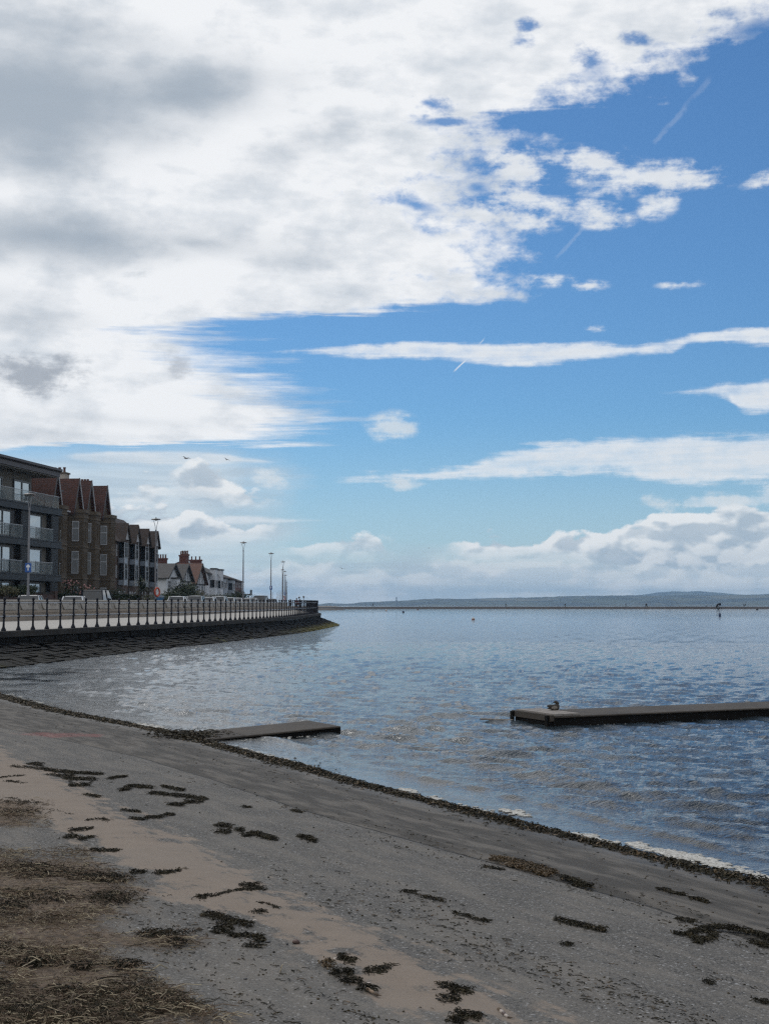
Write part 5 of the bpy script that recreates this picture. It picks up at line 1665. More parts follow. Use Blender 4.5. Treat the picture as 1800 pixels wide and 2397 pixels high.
ridge("hills", 6600.0, [(-2600,1400),(200,1412),(560,1416),(700,1420.5),(750,1416.5),(768,1412.5),(787,1412.5),(800,1414.5),(830,1413),(850,1410.5),(900,1408.5),(960,1405),(1005,1402.5),(1040,1402),(1090,1402.5),(1150,1400.5),(1250,1399),(1310,1396.5),(1350,1395.5),(1430,1394.5),(1520,1395),(1650,1394),(1800,1393),(2300,1396),(3600,1400)], 1300, 3, .5)
ridge("hills", 9800.0, [(800,1417),(1380,1402),(1480,1395),(1520,1391),(1545,1386.5),(1575,1385),(1600,1386),(1625,1384.5),(1660,1386.5),(1690,1389.5),(1730,1393),(1770,1391.5),(1800,1391),(2100,1397),(2600,1402)], 1300, 7, .5)
# pale farmhouses and sheds on the hillside
M_farm = pmat("whitewashed walls", (0.70, 0.70, 0.68), None, .1, .8)
farm = None
for i, (px, py, w) in enumerate(((1050, 1411, 16), (1060, 1411, 13), (1068, 1411, 18), (1308, 1401, 12), (1358, 1415.5, 26), (1365, 1414.5, 14), (1557, 1417, 16), (1040, 1417.5, 18), (1210, 1410, 22), (1235, 1411.5, 16), (1680, 1402, 18), (1720, 1408, 14), (1150, 1412, 14), (1440, 1413, 18))):
    D = 5650 + (1418 - py) * 42
    x, z = X_at(px, D), Z_at(py, D)
    if farm is None:
        mb = MB(); mb.box(-.5, .5, -.3, .3, -1.2, .45); mb.prism([(-.3, .45), (.3, .45), (0, .75)], 'x', -.5, .5)
        o = farm = mb.build("farmhouse", M_farm)
    else:
        o = farm.copy(); COL.objects.link(o)
    o.location = (x, D, z); o.scale = (w, w * .8, 8.5)
    put_props(o, "tiny white building on the far hillside", "building", "white buildings scattered on the far hillside")
# tall chimney beyond the far shore
D = 5200
mb = MB(); x = X_at(928, D); zt = Z_at(1397.5, D)
mb.lathe([(2.6, -2), (1.9, zt * .55), (1.4, zt - 4), (2.0, zt - 4), (2.0, zt)], 10, (x, D, 0))
for h in (.6, .8): mb.lathe([(3.0, zt * h), (3.0, zt * h + 1.6)], 10, (x, D, 0))
o = mb.build("far_mast", pmat("grey steel mast", (.12, .13, .14), None, 1, .6)); put_props(o, "thin grey mast standing up from the far hills", "mast")

# walkers on the causeway
base = person((X_at(1463, DC), DC, 1.22), 1.3, "lone dark walker on the causeway, left of the close pair", M_darkc, M_darkc, stride=.4, group="walkers on the causeway")
for px, lb, rz, sc in ((1510, "dark walker on the causeway leading a close pair", 1.4, 1.0), (1511.8, "second of the close pair of causeway walkers", 1.5, .96),
                   (1738, "stooping walker on the causeway right of the kite", -1.3, .85), (1741.5, "walker beside the stooping one, right of the kite", -1.2, .9),
                   (1798.5, "walker on the causeway at the right edge of the view", 1.2, .95), (873, "tiny lone walker on the causeway near its left end", -1.4, .9),
                   (1183, "tiny walker on the causeway near the middle of the lake", 1.4, 1.0), (1321.5, "walker shape standing in for a bird on a post, left of the lone dark walker", .5, .85)):  # the last figure stands in for a bird perched on a post
    o = copy_tree(base); z = 1.22
    o.location = (X_at(px, DC), DC, z); o.rotation_euler = (0, 0, rz); o.scale = (sc * 1.25, sc * 1.25, sc)
    put_props(o, lb, "person", "walkers on the causeway")
# wing sail lying at the water, and floats
def wing():
    D = 520.0
    r = empty("wing_sail", (X_at(1683, D), D, Z_at(1421, D)), 0, "dark crescent wing sail with white panels tipped up on the lake", "sail")
    n = 14; vs, fs = [], []
    for i in range(n + 1):
        t = i / n; a = R(-70 + 175 * t)
        for q, rr in ((0, 1.42), (1, .95), (2, .50)):
            vs.append((-rr * math.cos(a) * .95 + .12 * q, .35 * math.sin(math.pi * t) + .3 * q, rr * math.sin(a) * .9 + .1))
    for i in range(n):
        for q in range(2): fs.append((i*3+q, i*3+q+1, (i+1)*3+q+1, (i+1)*3+q))
    c = MB().add(vs, fs); m2 = MB()
    c.m = [0 if q % 2 == 0 else (1 if 3 < (q // 2) < 10 else 0) for q in range(len(fs))]
    o = c.build("canopy", [M_blk, M_signw], r); sd_ = o.modifiers.new("thick", 'SOLIDIFY'); sd_.thickness = .04
    e = MB(); e.tube([(-1.42 * math.cos(R(-70 + 175 * i / n)) * .95, .35 * math.sin(math.pi * i / n) - .02, 1.42 * math.sin(R(-70 + 175 * i / n)) * .9 + .1) for i in range(n + 1)], [.06 + .12 * math.sin(math.pi * i / n) for i in range(n + 1)], 8)
    e.build("leading_edge", M_blk, r, smooth=True)
    s = MB(); s.tube([(-1.2, .3, .3), (.5, .8, .0), (.75, .8, -.9)], .10, 6); s.build("strut", M_blk, r)
wing()
M_buoyo = pmat("faded orange float", (0.40, 0.13, 0.06), (0.33, 0.12, 0.07), 3, .5)
M_buoyw = pmat("white float", (0.55, 0.53, 0.5), (0.42, 0.4, 0.38), 3, .5)
M_bluef = pmat("deep blue float", (0.02, 0.05, 0.13), None, 3, .5)
def buoy(px, py, dia, mats, label, shape='ball'):
    p = at_z(px, py, 0.0)
    r = empty("buoy", (p[0], p[1], 0), .4, label, "buoy", "mooring buoys on the lake")
    rr = dia / 2
    if shape == 'ball':
        b = MB()
        b.lathe([(rr * math.sin(R(a)), rr * .45 - rr * math.cos(R(a))) for a in (25, 50, 75, 92)], 14); b.build("float", mats[0], r, smooth=True)
        b = MB(); b.lathe([(rr * math.sin(R(a)), rr * .45 - rr * math.cos(R(a))) for a in (92, 110, 135, 160)] + [(rr * .22, rr * 1.55), (rr * .2, rr * 1.75)], 14); b.build("cap", mats[1], r, smooth=True)
    else:
        b = MB(); b.lathe([(rr * .8, -.1), (rr, .1), (rr * .85, rr * 1.6), (rr * .4, rr * 3.0), (rr * .15, rr * 3.4)], 12); b.build("float", mats[0], r)
        b = MB(); b.lathe([(rr * .9, rr * 1.2), (rr * .88, rr * 1.6)], 12); b.build("band", mats[1], r)
buoy(1107.5, 1451, .42, (M_buoyo, M_buoyw), "round orange and white buoy alone in the middle of the lake")
buoy(944, 1434, .62, (M_blk, M_bluef), "small dark round buoy left of the orange and white one")
buoy(904, 1430.5, .62, (M_buoyo, M_buoyw), "tiny orange float close under the causeway's left part")
buoy(978, 1428, .62, (M_buoyo, M_blk), "tiny dark orange float right under the causeway")
buoy(1684, 1443, .40, (M_bluef, M_blk), "upright blue float below the wing sail", 'cone')
buoy(1771, 1428, .9, (M_blk, M_blk), "small dark float under the causeway, right of the wing sail")
# dinghies ashore behind the wall: hulls and masts
M_hull = pmat("white dinghy hull", (0.5, 0.5, 0.5), None, 2, .4)
M_mast = pmat("pale aluminium mast", (0.50, 0.50, 0.50), (0.42, 0.42, 0.42), 3, .4)
dg = None
for px, D, top in ((612, 330, 1400), (618, 330, 1403), (639.5, 300, 1384), (643, 305, 1386), (646.5, 312, 1387), (650, 300, 1384), (655, 296, 1382), (659.5, 292, 1382), (584, 340, 1391), (629, 320, 1392)):
    if dg is None:
        r = dg = empty("dinghy")
        h = MB(); sec = [(-2.1, .55, .05), (-1, .72, 0), (.6, .62, .02), (1.7, .25, .1), (2.1, .04, .25)]
        vs = []
        for x, w, b in sec: vs += [(x, -w, .55 + b * .4), (x, -w * .6, .12 + b), (x, w * .6, .12 + b), (x, w, .55 + b * .4)]
        fs = [(i*4+k, i*4+(k+1)%4, (i+1)*4+(k+1)%4, (i+1)*4+k) for i in range(4) for k in range(4)] + [(0,1,2,3),(19,18,17,16)]
        h.add(vs, fs); h.build("hull", M_hull, r)
        m_ = MB(); m_.tube([(.5, 0, .4), (.5, 0, 5.2)], [.055, .04], 6); m_.build("mast", M_mast, r)
        bm = MB(); bm.tube([(.5, 0, 1.2), (-1.7, 0, 1.15)], .04, 6); bm.build("boom", M_mast, r)
        rg_ = MB(); rg_.tube([(.5, 0, 5.0), (2.05, 0, .6)], .012, 4); rg_.tube([(.5, 0, 4.2), (.3, .68, .6)], .012, 4); rg_.tube([(.5, 0, 4.2), (.3, -.68, .6)], .012, 4); rg_.build("rigging", M_mast, r)
        o = r
    else: o = copy_tree(dg)
    hh = Z_at(top, D) - 1.08
    o.location = (X_at(px, D), D, 1.08); o.scale = (hh / 5.2,) * 3; o.rotation_euler = (0, 0, random.uniform(0, 6))
    put_props(o, "bare masted sailing dinghy parked ashore past the end of the car line", "dinghy", "dinghies with bare masts ashore beyond the cars")
# small lanterns on thin posts by the headland
for px, py, D, lb in ((701, 1396.5, 240, "short thin lantern post above the walker in red"), (711.5, 1395, 232, "thin lantern post at the corner of the headland railing")):
    r = empty("lantern_post", (X_at(px, D), D, 1.05), 0, lb, "lamp post", "thin lantern posts at the headland")
    hh = Z_at(py, D) - 1.05
    MB().lathe([(.06, 0), (.04, hh - .35)], 8).build("post", M_galv, r); MB().lathe([(.08, hh - .35), (.16, hh - .2), (.16, hh - .05), (.03, hh)], 8).build("lantern", M_lamphead, r)

# gulls
M_gull = pmat("gull plumage", (0.36, 0.36, 0.37), None, 6, .8)
gl = None
for px, py, D, lb, roll in ((437, 1073, 62, "gull gliding with spread wings over the lens shaped cloud", .1), (532, 1076, 95, "small gull at the tip of the lens shaped cloud", .3), (1004, 1283, 150, "tiny gull above the middle of the far shore", -.2), (801, 1331, 120, "tiny gull over the end of the promenade", .3), (953, 1416, 260, "tiny dark gull low over the lake by the far mast", .0)):
    if gl is None:
        r = gl = empty("gull")
        b = MB(); b.lathe([(.005, -.26), (.035, -.18), (.06, -.02), (.055, .10), (.035, .17), (.03, .22), (.008, .27)], 8)
        b.v = [(x, z, y) for x, y, z in b.v]
        b.build("body", M_gull, r, smooth=True)
        for s in (-1, 1):
            w = MB(); w.add([(s*.03, .10, .02), (s*.28, .16, .13), (s*.60, .02, .06), (s*.28, .03, .12), (s*.03, -.06, .02)], [(0, 1, 3, 4), (1, 2, 3)])
            o = w.build("wing", M_gull, r); q = o.modifiers.new("t", 'SOLIDIFY'); q.thickness = .012
        o = r
    else: o = copy_tree(gl)
    p = at_y(px, py, D)
    o.location = p; o.rotation_euler = (0, roll, R(20 + px % 50)); o.scale = (.52, .52, .52)
    put_props(o, lb, "gull", "gulls in flight")

# ================================================================ pontoons in the water
def deck_mat(name, c1, c2):
    m = pmat(name, c1, c2, 1.3, .85, .3, 22)
    return m
M_deck = deck_mat("weathered concrete deck", (0.062, 0.050, 0.038), (0.036, 0.030, 0.024))
M_under = pmat("near black pontoon side", (0.004, 0.0038, 0.0035), (0.010, 0.009, 0.008), 2, .7, spec=.15)  # near black sides, much darker than the deck
M_board = pmat("bleached end boards", (0.28, 0.25, 0.225), (0.20, 0.18, 0.16), 3, .85, stretch=(1, 6, 1))
def pontoon(name, label, near, along, length, width, top0, top1, boards=0, seg=2.4):
    a = Vector(along).normalized(); rz = math.atan2(a.y, a.x)
    r = empty(name, (near[0], near[1], 0), rz, label, "pontoon", "low pontoons floating off the slipway")
    W = width
    rg = random.Random(int(length * 7))
    b = MB()
    n = 24
    vs = []
    for i in range(n + 1):
        x = length * i / n
        t = top0 + (top1 - top0) * i / n
        vs += [(x, 0, -.25), (x, .012 * rg.uniform(-1, 1), t - .022), (x, W, t - .022), (x, W, -.25)]
    b.add(vs, [(i*4+k, (i+1)*4+k, (i+1)*4+(k+1)%4, i*4+(k+1)%4) for i in range(n) for k in range(4)] + [(0,1,2,3), (n*4+3, n*4+2, n*4+1, n*4)])
    b.build("float_side", M_under, r)
    i = 0; x = 0.0
    while x < length - .05:
        s = min(seg, length - x)
        if length - x - s < .4: s = length - x
        t0 = top0 + (top1 - top0) * x / length; t1 = top0 + (top1 - top0) * (x + s) / length
        d = MB(); e = .03; j = .012
        q = [(x + j, -e, t0), (x + s - j, -e, t1), (x + s - j, W + e, t1), (x + j, W + e, t0)]
        d.add([(p, w, z - .022) for p, w, z in q] + [(p, w, z - .006) for p, w, z in q] + [(p + (.02 if k in (0, 3) else -.02), w + (.02 if k in (0, 1) else -.02), z + .002) for k, (p, w, z) in enumerate(q)],
              [(3,2,1,0)] + [(k, (k+1)%4, 4+(k+1)%4, 4+k) for k in range(4)] + [(4+k, 4+(k+1)%4, 8+(k+1)%4, 8+k) for k in range(4)] + [(8,9,10,11)])
        d.build("deck_slab", M_deck, r); x += s
    return r
pn = at_z(1294, 1701, 0); pr = at_z(1800, 1680, 0)
pa = (pr[0] - pn[0], pr[1] - pn[1])
rp = pontoon("pontoon", "long weathered pontoon reaching in from the right with a bird asleep on it", pn, pa, 8.5, 1.12, .150, .175)
for i in range(3):
    MB().box(.02 + i * .155, .155 + i * .155, -.02, 1.12, .154, .186).build("end_board", M_board, rp)
MB().box(-.05, .0, -.03, 1.15, .08, .17).build("end_beam", M_deck, rp)
for y in (.02, 1.06):
    MB().box(-.09, -.052, y, y + .07, -.12, .16).build("end_post", M_under, rp)
mb = MB(); mb.tube([(-.08, 1.05, .02), (-.48, 1.38, .03)], .016, 6); mb.build("mooring_pole", M_board, rp)
ln = at_z(470, 1734, 0); lr = at_z(797, 1719, 0)
pontoon("pontoon", "short tilted concrete pontoon by the slipway, its inner end awash under seaweed", (ln[0] - (lr[0]-ln[0]) * .32, ln[1] - (lr[1]-ln[1]) * .32), (lr[0] - ln[0], lr[1] - ln[1]), math.hypot(lr[0]-ln[0], lr[1]-ln[1]) * 1.32, 1.0, -.02, .118, seg=1.3)

# ---------------------------------------------------------------- bird asleep on the long pontoon
def sleeping_bird():
    p = at_z(1297, 1664, .175)
    r = empty("resting_bird", (p[0], p[1], .180), R(8), "dark bird with pale flank, head tucked back, asleep on the long pontoon", "bird")
    M_bd = pmat("dark brown feathers", (0.028, 0.022, 0.018), (0.050, 0.040, 0.032), 25, .8)
    M_bl = pmat("pale flank feathers", (0.24, 0.21, 0.18), (0.17, 0.15, 0.13), 25, .85)
    # one continuous body: tail at -x, breast at +x, head turned back over the shoulders
    sec = [(-.125, .035, .010, .006), (-.095, .040, .022, .014), (-.055, .046, .046, .036), (0, .052, .060, .052), (.045, .056, .056, .056), (.072, .060, .042, .048), (.086, .062, .022, .026)]
    mb = MB(); n = 14; vs = []
    for x, zc, w, h in sec:
        for k in range(n):
            a = 2 * math.pi * k / n
            vs.append((x, w * math.cos(a), max(.004, zc + h * math.sin(a))))
    fs = [(i*n+k, i*n+(k+1)%n, (i+1)*n+(k+1)%n, (i+1)*n+k) for i in range(len(sec)-1) for k in range(n)] + [tuple(range(n-1,-1,-1)), tuple((len(sec)-1)*n+k for k in range(n))]
    mb.add(vs, fs)
    hd = [(.062, 0, .095), (.052, 0, .118), (.036, 0, .136), (.012, 0, .142), (-.008, 0, .136)]
    mb.tube(hd, [.030, .031, .030, .026, .014], 10)
    mb.m = [0] * len(mb.m)
    o = mb.build("body", M_bd, r, smooth=True)
    s = o.modifiers.new("s", 'SUBSURF'); s.levels = 1; s.render_levels = 2
    for sd_ in (-1, 1):
        w = MB(); w.blob((-.01, sd_ * .050, .048), .05, 10, 8, .0, (1.15, .28, .62)); w.build("flank", M_bl, r, smooth=True)
        w = MB(); w.blob((-.045, sd_ * .042, .072), .05, 10, 8, .0, (1.5, .30, .50)); w.build("wing", M_bd, r, smooth=True)
        w = MB(); w.tube([(.02, sd_ * .022, .02), (.022, sd_ * .022, 0)], .004, 5); w.build("leg", M_under, r)
    b = MB(); b.tube([(-.006, .004, .134), (-.045, .012, .112)], [.007, .003], 6); b.build("bill", M_under, r)
    e = MB()
    for sd_ in (-1, 1): e.blob((.018, sd_ * .024, .143), .004, 6, 4)
    e.build("eye", M_under, r)
    r.scale = (.93, .93, .93)
sleeping_bird()

# ================================================================ seaweed
M_weed = pmat("dark drying wrack", (0.012, 0.011, 0.008), (0.032, 0.028, 0.016), 9, .7, coord='Object', spec=.12)
M_weedo = pmat("olive wrack", (0.036, 0.027, 0.012), (0.060, 0.044, 0.020), 9, .6, spec=.2)
M_weedb = pmat("orange brown weed", (0.095, 0.055, 0.016), (0.062, 0.038, 0.012), 9, .6)
M_straw = pmat("bleached straw", (0.36, 0.30, 0.20), (0.24, 0.195, 0.13), 4, .85)
M_stalk = pmat("brown stalk", (0.145, 0.098, 0.060), (0.085, 0.060, 0.040), 4, .85)
def frond(mb, p, ang, ln, wd, rg, lift=.02, curl=1.0):
    """a limp strap: five cross sections bending as it goes, with thickness"""
    vs = []; x, y, z = p; a = ang
    n = 4
    for i in range(n + 1):
        t = i / n
        w = wd * (0.55 + .9 * math.sin(math.pi * (.15 + .75 * t)))
        c, s_ = math.cos(a), math.sin(a)
        zz = z + lift * math.sin(math.pi * (.1 + .9 * t)) * rg.uniform(.4, 1.4)
        tw = rg.uniform(-.6, .6)
        vs += [(x - s_ * w, y + c * w, zz + tw * w), (x + s_ * w, y - c * w, zz - tw * w), (x, y, zz - wd * .5 - .002)]
        a += rg.uniform(-.9, .9) * curl
        x += math.cos(a) * ln / n; y += math.sin(a) * ln / n
    fs = []
    for i in range(n):
        k = i * 3
        fs += [(k, k + 3, k + 4, k + 1), (k + 1, k + 4, k + 5, k + 2), (k + 2, k + 5, k + 3, k)]
    mb.add(vs, fs)
def weed_clump(paths, wpx, label, mat=None, dens=1.0, hgt=.045, name="seaweed_clump", seed=0, group="seaweed clumps stranded on the slipway", extra=None):
    """paths of pixels on the beach, turned into a pile of straps on the ground there"""
    rg = random.Random(seed)
    c = gpt(*paths[0][len(paths[0]) // 2])
    mb = MB()
    for path in paths:
        pts = [Vector(gpt(a, b)) for a, b in path]
        if len(pts) == 1: pts = [pts[0], pts[0] + Vector((.02, 0, 0))]
        for p, q in zip(pts, pts[1:]):
            L = (q - p).length
            D = p.y
            wm = 1.25 * wpx * D / F            # half width across, metres
            n = max(14, int(dens * (40 + 520 * L * max(1, wm / .03))))
            n = min(n, 1500)
            for _ in range(n):
                t = rg.random()
                g_ = p.lerp(q, t)
                ox, oy = rg.gauss(0, wm * .5), rg.gauss(0, wm * 2.2)
                x, y = g_.x + ox, g_.y + oy
                k = math.exp(-(ox / wm) ** 2 - (oy / (wm * 3)) ** 2)
                z = float(ground_z(x, y)) + hgt * k * rg.random() + .004
                d = (q - p)
                an = math.atan2(d.y, d.x) + rg.gauss(0, .9)
                s = .6 + D / 22
                mb.cur = 0 if rg.random() < .84 else 1
                frond(mb, (x - c[0], y - c[1], z - c[2]), an, rg.uniform(.010, .042) * s, rg.uniform(.0009, .0026) * s, rg, rg.uniform(.002, .010))
            # a dense body underneath
            m_ = max(2, int(L / max(wm, .02)))
            for i in range(m_ + 1):
                g_ = p.lerp(q, i / m_)
                x, y = g_.x + rg.gauss(0, wm * .2), g_.y + rg.gauss(0, wm * .6)
                mb.cur = 0
                mb.blob((x - c[0], y - c[1], float(ground_z(x, y)) - c[2]), wm * rg.uniform(.5, .8), 7, 5, .35, (1.3, 1.9, min(.6, hgt / max(wm, .01) * .9)), rg)
    # loose straps trailing from one heap to the next keep the clump together
    for A, B in zip(paths, paths[1:]):
        e = min(((a, b) for a in A for b in B), key=lambda q: math.hypot(q[0][0] - q[1][0], (q[0][1] - q[1][1]) * 3))
        p, q = Vector(gpt(*e[0])), Vector(gpt(*e[1])); L = (q - p).length; n = max(6, int(L / .016))
        for i in range(n):
            g_ = p.lerp(q, (i + .5) / n); s = .6 + g_.y / 22; mb.cur = 0
            an = math.atan2(q.y - p.y, q.x - p.x)
            frond(mb, (g_.x - c[0], g_.y - c[1], float(ground_z(g_.x, g_.y)) + .004 - c[2]), an + rg.gauss(0, .3), .035 * s, rg.uniform(.0008, .0018) * s, rg, .004, .4)
    base = mat or M_weed
    o = mb.build(name, [base, M_weedo if base is not M_weedb else M_weed])
    o.location = c
    put_props(o, label, "seaweed", group)
    return o
CL = [
 ([[(25,1796),(75,1801),(130,1806),(180,1811),(235,1813)],[(70,1789),(95,1791)],[(150,1824),(222,1826)],[(165,1840),(205,1839)],[(110,1815),(170,1820)]], 6, "largest seaweed mat, a long dark heap left of the slipway below the strandline"),
 ([[(5,1823),(52,1820)],[(14,1832),(56,1838)]], 5, "dark double clump at the left edge under the largest mat"),
 ([[(257,1824),(275,1820),(293,1819)]], 4, "small rounded clump right of the largest mat"),
 ([[(297,1842),(325,1842),(355,1845)],[(282,1851),(300,1849)]], 5, "flat dark clump right of the largest mat's lower tail"),
 ([[(380,1841),(400,1845),(430,1852)]], 4, "short slanting clump above the long streak"),
 ([[(350,1857),(400,1862),(440,1866),(485,1873)],[(392,1884),(428,1886)],[(428,1881),(470,1878)]], 5, "long dark streak with a hooked tail in the upper middle of the slab"),
 ([[(200,1860),(232,1866)]], 3, "thin olive scrap below the largest mat"),
 ([[(22,1871),(38,1873)]], 4, "small lone tuft on sand above the straw at the left edge"),
 ([[(282,1897),(330,1902)]], 2, "thin line of weed under the hooked streak"),
 ([[(340,1915),(378,1914)],[(385,1907),(405,1908)],[(305,1917),(335,1919)]], 4, "broken row of three tufts below the thin line"),
 ([[(150,1910),(175,1912)]], 5, "compact dark clump on sand right of the upper straw patch"),
 ([[(200,1926),(230,1922),(252,1925)]], 6, "rounded black clump on the sand, right of the compact one"),
 ([[(165,1946),(218,1943)],[(150,1961),(178,1961)],[(186,1967),(216,1963)]], 5, "ragged clump with two black lobes on sand beside the grey patch"),
 ([[(212,1991),(245,1993)],[(250,1993),(278,1993)]], 4, "spiky clump with a trailing stem under the ragged black lobes"),
 ([[(508,1932),(540,1936)],[(510,1947),(535,1949)]], 6, "olive black clump left of the brown tinged one in mid slab"),
 ([[(572,1957),(600,1952),(622,1960),(645,1966)],[(555,1944),(568,1945)]], 6, "black clump with a brown top in mid slab"),
 ([[(698,1958),(722,1963),(737,1970)]], 5, "lone dark clump right of the brown topped one"),
 ([[(567,1890),(584,1891)]], 2.5, "tiny dark scrap near the slab joint in the upper middle"),
 ([[(682,1898),(706,1903)]], 3, "thin dark scrap lying on the slab joint"),
 ([[(363,2046),(390,2046)],[(390,2047),(415,2042),(433,2040)]], 5, "black log shaped clump on sand above the curved ridge"),
 ([[(305,2042),(336,2045)]], 5, "tuft left of the black log shaped clump, on the edge of the sand"),
 ([[(458,2104),(505,2101),(545,2092),(580,2086),(620,2083)],[(560,2075),(600,2075)]], 6, "biggest curved black ridge of weed lying across the sand band"),
 ([[(592,2120),(625,2123),(650,2131)]], 5, "green black spray below the curved ridge"),
 ([[(590,2138),(618,2139)]], 6, "small bushy clump under the green black spray"),
 ([[(472,2142),(510,2146),(540,2158),(588,2168)],[(505,2170),(542,2171)],[(500,2181),(542,2183)]], 6, "sprawling clump with many arms where sand meets gravel"),
 ([[(540,2190),(556,2192)],[(568,2190),(612,2196)],[(598,2203),(614,2202)]], 4, "row of small tufts under the sprawling clump"),
 ([[(566,2215),(610,2218)]], 3, "thin scattered scrap on gravel beneath the row of tufts"),
 ([[(796,2240),(806,2247)],[(806,2250),(826,2252)]], 6, "upright bushy tuft on sand above the driftwood stick"),
 ([[(855,2277),(885,2274),(915,2268)]], 7, "dark heap right of the upright tuft, on the sand"),
 ([[(798,2275),(825,2281)],[(800,2296),(842,2301)],[(775,2280),(788,2281)]], 6, "clump with a pale stalk beside the brown leafy scrap"),
 ([[(838,2314),(872,2318)]], 5, "dark clump touching the pale driftwood stick"),
 ([[(1024,2314),(1045,2312),(1072,2318),(1100,2325)],[(1026,2341),(1070,2344)],[(1050,2330),(1070,2328)]], 7, "bushy black clump with horn like stems near the bottom of the sand"),
 ([[(1062,2376),(1090,2380),(1125,2384)],[(1050,2390),(1075,2392)]], 7, "lowest black clump at the bottom beside the banded stick"),
 ([[(1312,2054),(1335,2060),(1358,2067)],[(1340,2069),(1382,2076)]], 5, "dark brown clump on the joint just right of the orange brown mat"),
 ([[(1536,2084),(1560,2085)],[(1560,2090),(1600,2097)]], 4, "slim two piece clump on the lower slab near the foam"),
 ([[(1612,2105),(1632,2106),(1650,2113)]], 4, "small arched scrap right of the slim two piece clump"),
 ([[(1300,2155),(1340,2163),(1375,2172),(1414,2181)]], 5, "straight slanting streak of dark weed at the right of the slab"),
 ([[(1577,2186),(1606,2189)],[(1610,2188),(1625,2181),(1650,2180),(1672,2186)],[(1675,2190),(1660,2198),(1638,2202)],[(1612,2194),(1640,2199)],[(1624,2206),(1640,2207)]], 4, "ring shaped clump of dark weed near the right edge"),
 ([[(1635,2176),(1690,2172),(1735,2178),(1790,2192),(1830,2205)],[(1780,2196),(1820,2202)],[(1755,2207),(1800,2219)]], 5, "long dark tangle running out of view at the right edge"),
 ([[(1582,2152),(1620,2158)]], 4, "small brown clump sitting on the joint above the ring"),
 ([[(1312,2210),(1336,2213)]], 3, "small scrap under the straight slanting streak"),
 ([[(1645,2297),(1665,2304)]], 3, "small black flake near the lower right"),
 ([[(1755,2342),(1805,2351)]], 3, "dark strand at the right edge, lowest on that side"),
 ([[(938,2087),(972,2091)],[(985,2100),(1035,2109)]], 3, "olive drift line of weed in the middle of the gravel slab"),
 ([[(1130,2029),(1175,2038)]], 3, "short dark scrap left under the orange brown mat"),
 ([[(1060,2138),(1100,2146)],[(1105,2152),(1140,2158)]], 2, "faint broken drift line lower in the middle of the gravel"),
]
for i, (paths, w, lb) in enumerate(CL):
    weed_clump(paths, w, lb, seed=100 + i, hgt=(.017 if w >= 5 else .009) * (.55 + gpt(*paths[0][0])[1] / 18), dens=1.0 if w >= 4 else .6)
weed_clump([[(1150,2009),(1190,2016),(1230,2024),(1265,2034),(1296,2044)],[(1190,2022),(1240,2034),(1280,2046)]], 8, "orange brown mat of weed on the slab joint", M_weedb, 1.3, .022, seed=77)
weed_clump([[(755,2258),(772,2262)]], 7, "brown leafy scrap left of the upright tuft on sand", M_weedb, 1.0, .03, seed=78)

# the strandline along the water's edge: nobody could count it
def strandline():
    rg = random.Random(9); mb = MB()
    pts = []
    px = [(-120,1604),(0,1628)] + [(a, b - 3) for a, b in sorted(_sh)][1:] + [(1920,2100)]
    for a, b in px: pts.append(gpt(a, b)[:2])
    pts.append((pts[-1][0] - TU[0] * 4.5, pts[-1][1] - TU[1] * 4.5))
    st = resample(pts, .03)
    for x, y, dx, dy in st:
        D = math.hypot(x, y)
        nx, ny = -dy, dx
        if nx * NV[0] + ny * NV[1] < 0: nx, ny = -nx, -ny
        u, v = uv_of(x, y)
        wmod = .5 + 1.0 * float(fbm(np.array([u * .9]), np.array([3.0]), 5, 3)[0])
        half = .078 * wmod
        for _ in range(14):
            s = rg.gauss(.05, half)
            xx, yy = x + nx * s, y + ny * s
            k = math.exp(-((s - .05) / half) ** 2)
            z = max(float(ground_z(xx, yy)), -.01) + (.005 + .024 * wmod * rg.random()) * k
            q = rg.random()
            mb.cur = 0 if q < .60 else (1 if q < .86 else 2)
            frond(mb, (xx, yy, z), math.atan2(dy, dx) + rg.gauss(0, 1.0), rg.uniform(.02, .07) * (.6 + D / 24), rg.uniform(.002, .0055) * (.6 + D / 24), rg, rg.uniform(.004, .016))
        if rg.random() < .9:
            s = rg.gauss(.05, half * .3); mb.cur = 0
            mb.blob((x + nx * s, y + ny * s, max(float(ground_z(x, y)), -.005)), rg.uniform(.022, .045) * wmod, 7, 5, .4, (1.2, 1.2, .42), rg)
        # scattered scraps up the beach
        if rg.random() < .25:
            s = .2 + abs(rg.gauss(0, .35)); mb.cur = rg.choice((0, 1))
            xx, yy = x + nx * s, y + ny * s
            frond(mb, (xx, yy, float(ground_z(xx, yy)) + .005), math.atan2(dy, dx) + rg.gauss(0, .6), rg.uniform(.015, .05), rg.uniform(.0015, .004), rg, .005)
    o = mb.build("seaweed_strandline", [M_weed, M_weedo, M_weedb])
    put_props(o, "continuous band of dark seaweed along the water's edge", "seaweed", kind='stuff')
    # heap piled over the inner end of the short pontoon
    mb = MB()
    for _ in range(700):
        p = at_z(rg.gauss(440, 38), rg.gauss(1721, 4), .03)
        mb.cur = 0 if rg.random() < .65 else 1
        frond(mb, (p[0], p[1], .02 + .05 * rg.random()), rg.uniform(0, 6.3), rg.uniform(.04, .11), rg.uniform(.003, .008), rg, .012)
    o = mb.build("seaweed_heap", [M_weed, M_weedo]); put_props(o, "heap of seaweed piled over the inner end of the short pontoon", "seaweed", kind='stuff')
strandline()

